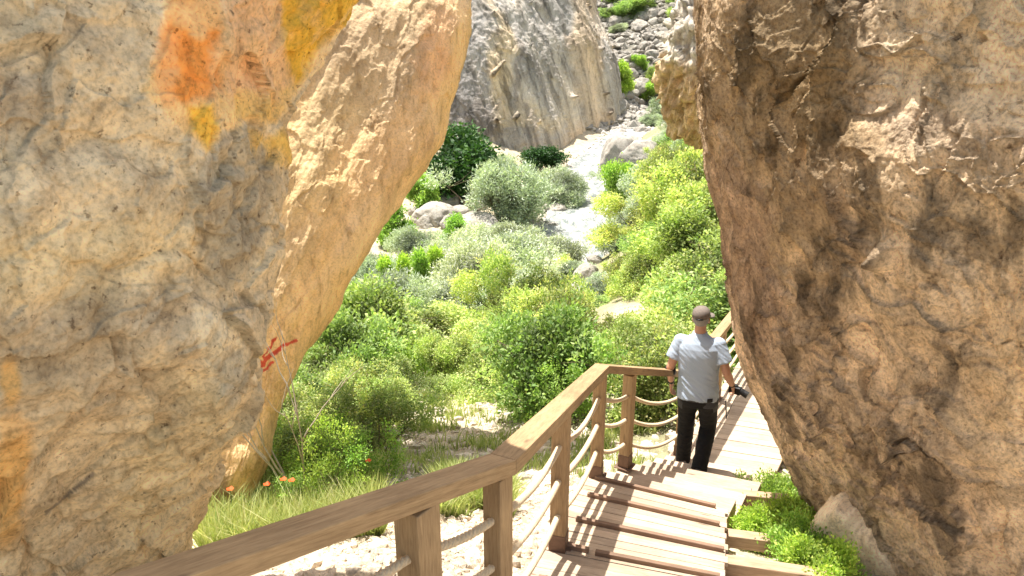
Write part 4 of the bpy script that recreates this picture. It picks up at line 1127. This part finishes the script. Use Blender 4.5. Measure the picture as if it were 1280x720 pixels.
def area_px(x0, x1, y0, y1, clump=1.5, thr=-.1):
    def f(rg, n):
        xs = rg.uniform(x0, x1, n*2); ys = y0+(y1-y0)*rg.random(n*2)
        # cast a coarse lattice, then interpolate
        gx = np.linspace(x0, x1, 14); gy = np.linspace(y0, y1, 12)
        G = np.array([[ground(a, b_, 4.2) for a in gx] for b_ in gy])
        fx = (xs-x0)/(x1-x0)*13; fy = (ys-y0)/(y1-y0)*11
        i = np.clip(fx.astype(int), 0, 12); j = np.clip(fy.astype(int), 0, 10); u = (fx-i)[:, None]; v = (fy-j)[:, None]
        P = (G[j, i]*(1-u)+G[j, i+1]*u)*(1-v)+(G[j+1, i]*(1-u)+G[j+1, i+1]*u)*v
        nz = fbm(np.stack([P[:, 0], P[:, 1], P[:, 0]*0], 1)*clump, 3)
        m_ = nz > thr+rg.normal(0, .12, len(nz)); P = P[m_][:n]
        return P[:, 0], P[:, 1]
    return f
grass_patch('grass', 13000, area_px(250, 480, 585, 700, 1.5, -.3), (.10, .38), 1)
grass_patch('slope_grass', 13000, area_px(440, 820, 420, 600, 1.2, .1), (.08, .26), 2)
grass_patch('deckside_grass', 12000, area_px(545, 640, 595, 650, 2.2, .0), (.1, .28), 3)

# poppies
pm = plain_mat('poppy_petal', (.75, .12, .03), .5, 30, .2, .1); sm = plain_mat('poppy_stem', (.12, .2, .05))
for i, (x, y) in enumerate([(293, 651), (338, 644), (358, 636), (368, 636), (462, 609), (300, 630)]):
    g = ground(x, y+14, 4.5); o = empty('poppy', g)
    mb = MB(); mb.tube([(0, 0, -.02), (.01, 0, .12), (.015, .01, .42)], .004, 5); mb.build('flower_stem', sm, o, smooth=True)
    mb = MB()
    for k in range(4):
        a = k*math.pi/2; e = Vector((math.cos(a), math.sin(a), 0)); f_ = Vector((-e.y, e.x, 0)); c0 = Vector((.015, .01, .42))
        mb.add([c0, c0+e*.022+f_*.021+Vector((0, 0, .014)), c0+e*.034+Vector((0, 0, .024)), c0+e*.022-f_*.021+Vector((0, 0, .014))], [(0, 1, 2, 3)])
    mb.build('petals', pm, o)
    tag(o, 'small orange red poppy in the grass beyond the railing', 'flower', 'poppies in the grass')

# ------------------------------------------------------------------ stones
def stones_mesh(name, n, area, size, seed, mat, col):
    rg = np.random.default_rng(seed); X, Y = area(rg, n); Z = height(X, Y); n = len(X)
    # icosa-like blob of 12 verts
    ph = (1+5**.5)/2
    ico = np.array([(-1, ph, 0), (1, ph, 0), (-1, -ph, 0), (1, -ph, 0), (0, -1, ph), (0, 1, ph), (0, -1, -ph), (0, 1, -ph), (ph, 0, -1), (ph, 0, 1), (-ph, 0, -1), (-ph, 0, 1)])/1.9
    fi = np.array([(0, 11, 5), (0, 5, 1), (0, 1, 7), (0, 7, 10), (0, 10, 11), (1, 5, 9), (5, 11, 4), (11, 10, 2), (10, 7, 6), (7, 1, 8), (3, 9, 4), (3, 4, 2), (3, 2, 6), (3, 6, 8), (3, 8, 9), (4, 9, 5), (2, 4, 11), (6, 2, 10), (8, 6, 7), (9, 8, 1)])
    sz = size[0]*(size[1]/size[0])**(rg.random(n)**2.2)
    V = ico[None]*(1+rg.uniform(-.3, .3, (n, 12, 1)))*sz[:, None, None]*np.stack([rg.uniform(.7, 1.4, n), rg.uniform(.7, 1.4, n), rg.uniform(.45, .9, n)], 1)[:, None, :]
    V = V+np.stack([X, Y, Z+sz*.12], 1)[:, None]
    Fs = (np.arange(n)[:, None, None]*12+fi[None]).reshape(-1, 3)
    c = np.repeat(np.array(col)[None]*rg.uniform(.7, 1.2, (n, 1)), 12, 0)
    return tag(link(name, fast_mesh(name, V.reshape(-1, 3), Fs, smooth=False, col=np.clip(c, 0, 1)), mat), kind='stuff')
def area_w(x0, x1, y0, y1):
    return lambda rg, n: (rg.uniform(x0, x1, n), rg.uniform(y0, y1, n))
stones_mesh('gravel', 9000, area_w(-2.6, 1.6, 2.4, 6.0), (.008, .05), 5, M['rock_pale'], (.60, .52, .42))
stones_mesh('slope_gravel', 6000, area_w(-5, 4, 6, 16), (.015, .12), 6, M['rock_pale'], (.55, .49, .41))
def bank(rg, n):
    k = rg.uniform(0, 1, n)*(len(rp)-1); i = k.astype(int); w = rp[i, 3]; s = rg.choice([-1, 1], n)*rg.uniform(.95, 1.9, n)
    return rp[i, 0]+nrm[i, 0]*s*w, rp[i, 1]+nrm[i, 1]*s*w
stones_mesh('river_cobbles', 6000, bank, (.08, .55), 7, M['boulder'], (.52, .50, .46))

BM = [ball_mesh('boulder_%d' % k, 1, 60+k, 40, (1, rgs.uniform(.75, 1.1), rgs.uniform(.55, .8)), .16, 1.3, .8, (.31, .295, .27), .05) for k in range(6)]
for me in BM: me.materials.append(M['boulder'])
BR = []
for me in BM:
    m2 = me.copy(); m2.materials.clear(); m2.materials.append(M['rubble']); BR.append(m2)
def boulder(x, y, w_px, label, asp=1., sq=1., rot=None, y0=20, k=None):
    g = ground(x, y, y0); d = g[1]*CT-g[2]*ST; s = w_px/F*d/1.75
    o = bpy.data.objects.new('boulder', BM[k if k is not None else rgs.randrange(6)]); COL.objects.link(o); o.location = (g[0], g[1], g[2]+.15*s*sq)
    o.scale = (s, s*asp, s*sq*1.15); o.rotation_euler = rot or (rgs.uniform(-.2, .2), rgs.uniform(-.2, .2), rgs.uniform(-.4, .4))
    if label: tag(o, label, 'boulder')
    else: tag(o, 'grey boulder among the trees of the river bank', 'boulder', 'grey boulders on the river bank')
    return o
boulder(603, 296, 58, 'long grey boulder leaning among the bushes left of the tall willow', 1, .9, (0, .55, .1))
boulder(545, 274, 56, None, 1, .6); boulder(566, 284, 30, None); boulder(556, 254, 30, None); boulder(582, 252, 34, None); boulder(575, 268, 30, None, 1, .8); boulder(590, 280, 26, None); boulder(525, 268, 24, None)
boulder(600, 262, 20, None); boulder(535, 282, 24, None)
boulder(656, 258, 18, 'upright grey boulder between the tall willow and the river', 1, 1.6)
boulder(678, 262, 20, None, 1, .8); boulder(696, 264, 24, None, 1, .7); boulder(712, 262, 18, None, 1, .7); boulder(686, 246, 16, None); boulder(664, 244, 14, None)
boulder(780, 217, 64, 'large grey boulder on the river edge below the cliff corner', .8, 1.25, (0, -.35, .2))
boulder(806, 200, 54, 'flat grey boulder behind the large river boulder', 1, .8, (0, .1, .1))
boulder(850, 215, 26, None, 1, .9, (0, -.5, 0)); boulder(828, 178, 20, None); boulder(792, 180, 18, None); boulder(780, 150, 18, None); boulder(800, 142, 14, None)
boulder(745, 330, 22, None); boulder(735, 350, 34, None); boulder(703, 376, 30, None); boulder(722, 370, 30, None); boulder(688, 374, 22, None); boulder(745, 366, 22, None); boulder(758, 352, 18, None); boulder(552, 425, 10, None)
boulder(305, 640, 42, 'pale boulder in the grass at the foot of the ochre rock', 1, .6, y0=6)
# rubble slope: individual rocks
nr = 0
while nr < 280:
    x = rgs.uniform(752, 862); y = rgs.uniform(-30, 150)
    if x < 762 and y > 40: continue
    g = ground(x, y, 100); 
    if g[1] < 100 or g[1] > 230: continue
    s = .45*(4.2**(rgs.random()**2.0))
    o = bpy.data.objects.new('rubble_rock', BR[rgs.randrange(6)]); COL.objects.link(o); o.location = (g[0], g[1], g[2]+.1*s)
    o.scale = (s*rgs.uniform(.8, 1.3), s, s*rgs.uniform(.7, 1.1)); o.rotation_euler = (rgs.uniform(-.6, .6), rgs.uniform(-.6, .6), rgs.uniform(0, 6.28))
    tag(o, 'angular grey rock on the distant rubble slope', 'rock', 'rocks of the rubble slope'); nr += 1
stones_mesh('scree', 12000, lambda rg, n: (rg.uniform(4, 60, n), rg.uniform(112, 190, n)), (.15, 1.1), 9, M['rubble'], (.34, .325, .30))

#MAN0
# ------------------------------------------------------------------ the walking man
HS = .975
foot_w = Vector((1.80, 6.30, -4.164))
man = empty('person', foot_w, math.radians(-23)); man.scale = (HS, HS, HS); man.rotation_euler = (0, math.radians(-3.5), math.radians(-23))
tag(man, 'man in pale blue grey polo, black trousers and brown cap walking down the steps', 'person')
def ico_round(c, r, n=14):
    th = np.linspace(0, math.pi, n); V = []; 
    for a in th[1:-1]:
        for k in range(2*n): V.append((c[0]+r[0]*math.sin(a)*math.cos(math.pi*k/n), c[1]+r[1]*math.sin(a)*math.sin(math.pi*k/n), c[2]+r[2]*math.cos(a)))
    m_ = 2*n; R = n-2; Fs = [(i*m_+k, (i+1)*m_+k, (i+1)*m_+(k+1) % m_, i*m_+(k+1) % m_) for i in range(R-1) for k in range(m_)]
    V.append((c[0], c[1], c[2]+r[2])); V.append((c[0], c[1], c[2]-r[2])); t = len(V)-2
    Fs += [(t, k, (k+1) % m_) for k in range(m_)]+[(t+1, (R-1)*m_+(k+1) % m_, (R-1)*m_+k) for k in range(m_)]
    return V, Fs
def capsule(mb, a, b_, ra, rb, n=16, sx=1.0):
    """tapered limb with round ends"""
    a = Vector(a); b_ = Vector(b_); d = (b_-a); L_ = d.length; d.normalize(); pts = []; rr = []
    for k in range(5):
        t = math.pi/2*k/5; pts.append(a-d*ra*math.cos(t)); rr.append(max(.002, ra*math.sin(t)))
    for k in range(7): pts.append(a.lerp(b_, k/6)); rr.append(ra+(rb-ra)*k/6)
    for k in range(1, 6):
        t = math.pi/2*k/5; pts.append(b_+d*rb*math.sin(t)); rr.append(max(.002, rb*math.cos(t)))
    mb.tube(pts, rr, n)
def loft(mb, rings, n=36, sq=2.0):
    """rings: (cx,cy,cz,rx,ry[,tiltx,tilty])"""
    V = []
    for r in rings:
        cx, cy, cz, rx, ry = r[:5]; tx, ty = (r[5], r[6]) if len(r) > 5 else (0, 0)
        for k in range(n):
            t = 2*math.pi*k/n; c_, s_ = math.cos(t), math.sin(t)
            x = rx*math.copysign(abs(c_)**(2/sq), c_); y = ry*math.copysign(abs(s_)**(2/sq), s_)
            V.append((cx+x, cy+y, cz+x*tx+y*ty))
    R = len(rings)
    Fs = [(i*n+k, i*n+(k+1) % n, (i+1)*n+(k+1) % n, (i+1)*n+k) for i in range(R-1) for k in range(n)]
    Fs += [tuple(range(n-1, -1, -1)), tuple(range((R-1)*n, R*n))]
    mb.add(V, Fs)
def organic(mb, name, mat, parent, voxel=.006, it=6, wrinkle=None):
    me = bpy.data.meshes.new('tmp'); me.from_pydata(mb.v, [], mb.f); me.validate()
    import bmesh
    bm = bmesh.new(); bm.from_mesh(me); bmesh.ops.recalc_face_normals(bm, faces=bm.faces); bm.to_mesh(me); bm.free()
    o = bpy.data.objects.new('tmp', me); COL.objects.link(o)
    r = o.modifiers.new('r', 'REMESH'); r.mode = 'VOXEL'; r.voxel_size = voxel; r.use_smooth_shade = True
    s = o.modifiers.new('s', 'SMOOTH'); s.iterations = it; s.factor = .5
    dg = bpy.context.evaluated_depsgraph_get(); dg.update()
    nm = bpy.data.meshes.new_from_object(o.evaluated_get(dg)); nm.name = name
    bpy.data.objects.remove(o)
    if wrinkle:
        k = len(nm.vertices); co_ = np.empty(k*3, np.float32); nm.vertices.foreach_get('co', co_); co_ = co_.reshape(-1, 3).astype(float)
        no = np.empty(k*3, np.float32); nm.vertices.foreach_get('normal', no); no = no.reshape(-1, 3)
        co_ = co_+no*wrinkle(co_)[:, None]; nm.vertices.foreach_set('co', co_.astype(np.float32).ravel())
    nm.polygons.foreach_set('use_smooth', [True]*len(nm.polygons)); nm.update()
    return link(name, nm, mat, parent)
def knee(h, a, l1, l2, pole):
    h = Vector(h); a = Vector(a); d = a-h; D = min(d.length, (l1+l2)*.999); x = (l1*l1-l2*l2+D*D)/(2*D); y = math.sqrt(max(0, l1*l1-x*x)); u = d.normalized(); p = Vector(pole); p = (p-u*p.dot(u)).normalized()
    return h+u*x+p*y
skin = plain_mat('skin', (.50, .27, .18), .55, 40, .2, .1, .002)
hairm = plain_mat('grey_hair', (.30, .28, .26), .8, 160, .7, .6, .004)
shirtm = plain_mat('polo_cloth', (.36, .425, .52), .9, 300, .12, .15, .001)
trm = plain_mat('black_trousers', (.012, .012, .013), .9, 60, .4, .2, .002)
trg = plain_mat('grey_trouser_upper', (.055, .055, .06), .9, 60, .4, .2, .002)
capm = plain_mat('cap_cloth', (.17, .14, .12), .9, 60, .4, .2, .002)
blk = plain_mat('black_plastic', (.015, .015, .016), .4, 60, .3)
shm = plain_mat('trainer_mesh', (.16, .15, .14), .8, 60, .4, .3, .002)
orm = plain_mat('orange_sole_trim', (.55, .14, .05), .6, 60, .2)
hR = Vector((.095, .13, .80)); hL = Vector((-.095, .16, .80)); aR = Vector((.06, .0, .085)); aL = Vector((-.17, .36, -.06))
kR = knee(hR, aR, .42, .41, (.1, 1, 0)); kL = knee(hL, aL, .43, .44, (-.05, 1, 0))
sR = Vector((.185, .185, 1.345)); sL = Vector((-.185, .185, 1.345))
eR = Vector((.275, .13, 1.075)); wR = Vector((.315, .27, .885)); eL = Vector((-.27, .12, 1.08)); wL = Vector((-.285, .235, .855))
hd = Vector((.005, .215, 1.575))
mb = MB()
loft(mb, [(0, .14, .74, .15, .10), (0, .14, .86, .16, .11), (0, .16, .98, .145, .105), (0, .17, 1.15, .165, .11), (0, .175, 1.28, .175, .11), (0, .18, 1.36, .14, .09), (0, .185, 1.41, .08, .065)])
capsule(mb, (0, .185, 1.36), (.003, .205, 1.52), .062, .055)
V_, F_ = ico_round((hd.x, hd.y, hd.z+.02), (.074, .093, .100)); mb.add(V_, F_)
V_, F_ = ico_round((hd.x, hd.y+.035, hd.z-.045), (.052, .058, .065)); mb.add(V_, F_)
capsule(mb, (hd.x, hd.y+.085, hd.z+.02), (hd.x, hd.y+.105, hd.z-.015), .011, .015, 10)        # nose
for s in (-1, 1):
    V_, F_ = ico_round((hd.x+s*.076, hd.y-.002, hd.z), (.012, .022, .032), 8); mb.add(V_, F_)   # ears
for (S_, E_, W_, sg) in ((sR, eR, wR, 1), (sL, eL, wL, -1)):
    capsule(mb, S_, E_, .052, .042); capsule(mb, E_, E_.lerp(W_, .35), .041, .043); capsule(mb, E_.lerp(W_, .35), W_, .043, .027)
    d = (W_-E_).normalized(); dn = (d+Vector((0, .25, -.5))).normalized() if sg > 0 else (d*.4+Vector((0, .1, -1))).normalized()
    pc = W_+dn*.05; sd = Vector((0, 1, 0)); sd = (sd-dn*sd.dot(dn)).normalized()
    for k in range(4):
        o_ = (k-1.5)*.019; capsule(mb, W_+sd*o_*.5, W_+dn*.085+sd*o_, .015, .0125, 8)
        Lf = (.062, .072, .068, .052)[k]; inn = Vector((-sg, 0, 0)); b0 = W_+dn*.09+sd*o_; b1 = b0+(dn+inn*.35).normalized()*Lf*.5; b2 = b1+(dn*.5+inn*1.0).normalized()*Lf*.5
        capsule(mb, b0, b1, .0098, .0092, 8); capsule(mb, b1, b2, .0092, .008, 8)
    t0 = W_+dn*.03+sd*.025; t1 = t0+(dn*.6+sd*.8).normalized()*.04; t2 = t1+(dn+inn*.5).normalized()*.03
    capsule(mb, t0, t1, .013, .011, 8); capsule(mb, t1, t2, .0105, .009, 8)
for (h_, k_, a_) in ((hR, kR, aR), (hL, kL, aL)):
    capsule(mb, h_, k_, .075, .052); capsule(mb, k_, a_, .05, .036)
organic(mb, 'body', skin, man, .005, 4)
for s in (-1, 1):
    e = MB(); V_, F_ = ico_round((hd.x+s*.028, hd.y+.086, hd.z+.022), (.011, .008, .007), 8); e.add(V_, F_); e.build('eye', plain_mat('eye_white', (.6, .58, .55), .3), man, smooth=True)
e = MB(); capsule(e, (hd.x-.02, hd.y+.088, hd.z-.045), (hd.x+.02, hd.y+.088, hd.z-.045), .005, .005, 8); e.build('mouth', plain_mat('lips', (.4, .16, .12), .5), man, smooth=True)
# hair under the cap
mb = MB(); V_, F_ = ico_round((hd.x, hd.y-.006, hd.z+.018), (.079, .093, .088)); mb.add(V_, F_)
mb2 = MB(); mb2.v = [v for v in mb.v]; mb2.f = [f for f in mb.f if all(not (mb.v[i][1] > hd.y+.035 or mb.v[i][2] < hd.z-.055) for i in f)]
mb2.build('hair', hairm, man, smooth=True)
# shirt
def shirt_wr(c):
    q = c*np.array([7, 7, 13.]); f = fbm(q+np.stack([c[:, 2]*6, c[:, 0]*0, c[:, 0]*9], 1), 3, ridge=True)
    low = np.clip(1.35-c[:, 2], 0, .6)
    return f*.011*(.45+low*1.5)
mb = MB()
loft(mb, [(0, .135, .775, .196, .150, 0, -.18), (0, .14, .80, .197, .150, 0, -.15), (0, .142, .86, .196, .148, 0, -.08), (0, .15, .94, .188, .142), (0, .16, 1.04, .188, .140), (0, .17, 1.14, .198, .142), (0, .175, 1.24, .208, .140), (0, .18, 1.31, .208, .128), (0, .182, 1.36, .178, .108), (0, .185, 1.395, .12, .085), (0, .188, 1.43, .074, .066)], 44, 2.3)
for (S_, E_, sg) in ((sR, eR, 1), (sL, eL, -1)):
    d = (E_-S_).normalized(); capsule(mb, S_-Vector((sg*.05, 0, .01)), S_, .07, .068); 
    p1 = S_+d*.185; mb.tube([S_-d*.01, S_+d*.06, S_+d*.12, p1], [.066, .071, .075, .079], 22)
loft(mb, [(0, .19, 1.405, .074, .068, 0, .12), (0, .196, 1.455, .068, .064, 0, .12)], 30)
organic(mb, 'polo_shirt', shirtm, man, .0055, 5, shirt_wr)
mb = MB()
rg_ = [(0, .193, 1.40, .083, .077, 0, .12), (0, .198, 1.445, .072, .069, 0, .12), (0, .199, 1.447, .066, .062, 0, .12)]
loft(mb, rg_, 30); mb.f = mb.f[:-2]
mb.build('collar', plain_mat('collar_cloth', (.42, .50, .62), .9, 200, .2), man, smooth=True)
# trousers
def tr_wr(c):
    return fbm(c*np.array([9, 9, 16.])+4, 3, ridge=True)*.009*np.clip(1.3-c[:, 2], .4, 1)
mb = MB()
loft(mb, [(0, .145, .70, .15, .118), (0, .14, .76, .176, .132), (0, .14, .84, .172, .128), (0, .145, .92, .155, .118)], 40, 2.3)
for (h_, k_, a_) in ((hR, kR, aR), (hL, kL, aL)):
    d = (a_-k_).normalized()
    mb.tube([h_+Vector((0, 0, .03)), h_-Vector((0, 0, .06)), h_.lerp(k_, .45), k_, k_.lerp(a_, .4), k_.lerp(a_, .8), a_-d*.0, a_+d*.045], [.10, .106, .092, .080, .077, .072, .074, .076], 24)
organic(mb, 'trousers', trm, man, .006, 6, tr_wr)
mb = MB(); loft(mb, [(0, .142, .775, .183, .139), (0, .142, .80, .184, .139), (0, .145, .86, .178, .134), (0, .145, .90, .168, .128)], 40, 2.3)
for (h_, k_) in ((hR, kR), (hL, kL)): mb.tube([h_+Vector((0, 0, .02)), h_-Vector((0, 0, .05)), h_.lerp(k_, .34)], [.102, .110, .1], 24)
organic(mb, 'trouser_upper', trg, man, .006, 5, tr_wr)  # greyer layer over the hips and upper thighs
mb = MB(); mb.hexa([(.115, -.012, .80), (.165, .012, .80), (.165, .03, .80), (.115, .012, .80)], [(.115, -.012, .835), (.165, .012, .835), (.165, .03, .835), (.115, .012, .835)]); mb.build('belt_pouch', blk, man, bevel=.004)
# shoes
for (a_, p) in ((aR, -.05), (aL, -.35)):
    mb = MB(); z0 = a_.z-.085; f_ = Vector((math.sin(.12 if a_.x > 0 else -.12), 1, 0)).normalized()
    rings = []
    for (t, hw, hh) in ((-.085, .028, .05), (-.07, .036, .075), (-.03, .039, .09), (.02, .042, .085), (.07, .046, .062), (.12, .049, .048), (.16, .042, .040), (.185, .026, .03)):
        c_ = a_+f_*t; rings.append((c_, hw, hh))
    V_ = []; n = 16
    for (c_, hw, hh) in rings:
        for k in range(n):
            an = 2*math.pi*k/n; V_.append((c_.x+hw*math.cos(an)*f_.y, c_.y-hw*math.cos(an)*f_.x, z0+.012+hh*.5+hh*.5*math.sin(an)))
    R = len(rings); Fs_ = [(i*n+k, i*n+(k+1) % n, (i+1)*n+(k+1) % n, (i+1)*n+k) for i in range(R-1) for k in range(n)]+[tuple(range(n)), tuple(range((R-1)*n, R*n))]
    mb.add(V_, Fs_); so = organic(mb, 'shoe', shm, man, .005, 3)
    mb = MB(); c0 = a_-f_*.088; c1 = a_+f_*.185; sd = Vector((f_.y, -f_.x, 0))
    outl = [c0-sd*.026, c0+sd*.026, a_+sd*.04, a_+f_*.11+sd*.05, a_+f_*.165+sd*.038, c1+sd*.012, c1-sd*.012, a_+f_*.165-sd*.038, a_+f_*.11-sd*.05, a_-sd*.04]
    k = len(outl); mb.add([(v.x, v.y, z0) for v in outl]+[(v.x, v.y, z0+.022) for v in outl], [tuple(range(k-1, -1, -1)), tuple(range(k, 2*k))]+[(i, (i+1) % k, k+(i+1) % k, k+i) for i in range(k)])
    mb.build('sole', orm if a_.x < 0 else blk, so, bevel=.004)
# cap, turned a little to the right
ca = math.radians(-38); cc = Vector((hd.x, hd.y-.002, hd.z+.045))
mb = MB(); loft(mb, [(cc.x, cc.y, cc.z-.012, .085, .101), (cc.x, cc.y, cc.z+.022, .086, .101), (cc.x, cc.y, cc.z+.055, .078, .090), (cc.x, cc.y+.005, cc.z+.078, .055, .064), (cc.x, cc.y+.006, cc.z+.089, .022, .026)], 32)
cp_ = mb.build('cap', capm, man, smooth=True)
mb = MB(); V_ = []; 
for j in range(5):
    for k in range(13):
        t = -1.05+2.1*k/12; r = .096+.062*j/4*math.cos(t*.8); an = math.pi/2+ca+t*(1-.12*j)
        for dz in (0, -.004): V_.append((cc.x+math.cos(an)*r*.93, cc.y+math.sin(an)*r, cc.z-.002-.010*j/4-.02*(t*t)*j/4*.6+dz))
idx = lambda j, k, s: (j*13+k)*2+s
Fs_ = [(idx(j, k, 0), idx(j, k+1, 0), idx(j+1, k+1, 0), idx(j+1, k, 0)) for j in range(4) for k in range(12)]+[(idx(j, k, 1), idx(j+1, k, 1), idx(j+1, k+1, 1), idx(j, k+1, 1)) for j in range(4) for k in range(12)]
Fs_ += [(idx(4, k, 0), idx(4, k+1, 0), idx(4, k+1, 1), idx(4, k, 1)) for k in range(12)]
mb.add(V_, Fs_); mb.build('brim', capm, cp_, smooth=False)
mb = MB(); mb.tube([(cc.x-.035, cc.y-.100, cc.z-.008), (cc.x, cc.y-.106, cc.z-.010), (cc.x+.035, cc.y-.100, cc.z-.008)], .007, 8); mb.build('cap_strap', blk, cp_, smooth=True)
# elbow band, watch
def band(a, b_, r, name, mat):
    mb = MB(); a = Vector(a); b_ = Vector(b_); mb.tube([a, a.lerp(b_, .05), a.lerp(b_, .5), a.lerp(b_, .95), b_], [r*.96, r*1.0, r*1.04, r*1.0, r*.96], 20); return mb.build(name, mat, man, smooth=True)
dl = (wL-eL).normalized(); band(eL+dl*.01, eL+dl*.095, .052, 'elbow_band', blk)
band(wL-dl*.035, wL-dl*.012, .034, 'wristwatch', blk)
dr = (wR-eR).normalized(); band(wR-dr*.02, wR-dr*.005, .031, 'wristband', blk)
# the camera in his right hand, a thing of its own
def mw(p):
    return man.matrix_basis @ Vector(p)
bpy.context.view_layer.update()
Mx = Matrix.Translation(foot_w) @ Matrix.Rotation(math.radians(-23), 4, 'Z') @ Matrix.Rotation(math.radians(-3.5), 4, 'Y') @ Matrix.Scale(HS, 4)
cw_ = Mx @ (wR+Vector((.02, .09, -.085)))
cm = empty('camera_in_hand', cw_, math.radians(-23-15)); tag(cm, 'small black camera with hanging strap held in the right hand of the man', 'camera')
mb = MB(); mb.hexa([(-.06, -.03, -.04), (.06, -.03, -.04), (.06, .03, -.04), (-.06, .03, -.04)], [(-.06, -.03, .035), (.06, -.03, .035), (.06, .03, .035), (-.06, .03, .035)])
mb.hexa([(-.022, -.026, .0355), (.022, -.026, .0355), (.022, .026, .0355), (-.022, .026, .0355)], [(-.015, -.018, .055), (.015, -.018, .055), (.015, .022, .055), (-.015, .022, .055)])
mb.build('camera_body', blk, cm, bevel=.008)
mb = MB(); mb.tube([(.055, 0, -.0), (.09, .0, -.012), (.13, .0, -.025)], [.034, .033, .036], 20); mb.build('lens', blk, cm, smooth=False, bevel=.002)
mb = MB()
def strap(pts, w=.016, t=.003):
    P_ = catmull(np.array(pts), 30)
    for i in range(29): mb.beam(P_[i], P_[i+1], w, t, (1, .3, 0))
strap([(-.06, 0, .02), (-.075, .0, -.05), (-.085, .01, -.16), (-.075, .01, -.26), (-.06, .01, -.33)])
strap([(.058, -.01, .02), (.02, -.03, -.08), (-.02, -.02, -.2), (-.045, 0, -.29), (-.06, .01, -.33)])
mb.beam((-.085, .01, -.15), (-.06, .012, -.34), .042, .008, (1, .3, 0)); mb.build('camera_strap', blk, cm)
#MAN1
# ------------------------------------------------------------------ light, world, camera
S = Vector((-.22, .25, 1.0)).normalized()
el = math.asin(S.z); az = math.atan2(S.x, S.y)
w = bpy.data.worlds.new('World'); scene.world = w; w.use_nodes = True
nt = w.node_tree; nt.nodes.clear()
sky = nt.nodes.new('ShaderNodeTexSky'); sky.sky_type = 'NISHITA'; sky.sun_disc = False; sky.sun_elevation = el; sky.sun_rotation = az
sky.dust_density = 2.0; sky.air_density = 1.0
bg = nt.nodes.new('ShaderNodeBackground'); bg.inputs[1].default_value = .15
wo = nt.nodes.new('ShaderNodeOutputWorld'); tint = nt.nodes.new('ShaderNodeMix'); tint.data_type = 'RGBA'; tint.blend_type = 'MULTIPLY'; tint.inputs[0].default_value = 1; tint.inputs[7].default_value = (1.12, 1.0, .80, 1)
nt.links.new(sky.outputs[0], tint.inputs[6]); nt.links.new(tint.outputs[2], bg.inputs[0]); nt.links.new(bg.outputs[0], wo.inputs[0])
L = bpy.data.lights.new('sun', 'SUN'); L.energy = 5.0; L.angle = math.radians(.53); L.color = (1, .96, .89)
lo = bpy.data.objects.new('sun', L); COL.objects.link(lo); lo.rotation_euler = S.to_track_quat('Z', 'Y').to_euler()
cam = bpy.data.cameras.new('camera'); co = bpy.data.objects.new('camera', cam); COL.objects.link(co)
cam.sensor_width = 36; cam.lens = F/1280*36; cam.clip_end = 2000; cam.clip_start = .05
co.rotation_euler = (math.radians(90)-TH, 0, 0)
cam.dof.use_dof = True; cam.dof.focus_distance = 7.5; cam.dof.aperture_fstop = 8
scene.camera = co
scene.view_settings.view_transform = 'Standard'; scene.view_settings.look = 'None'; scene.view_settings.exposure = 0
scene.cycles.film_exposure = 2.2
scene.cycles.max_bounces = 8; scene.cycles.diffuse_bounces = 5
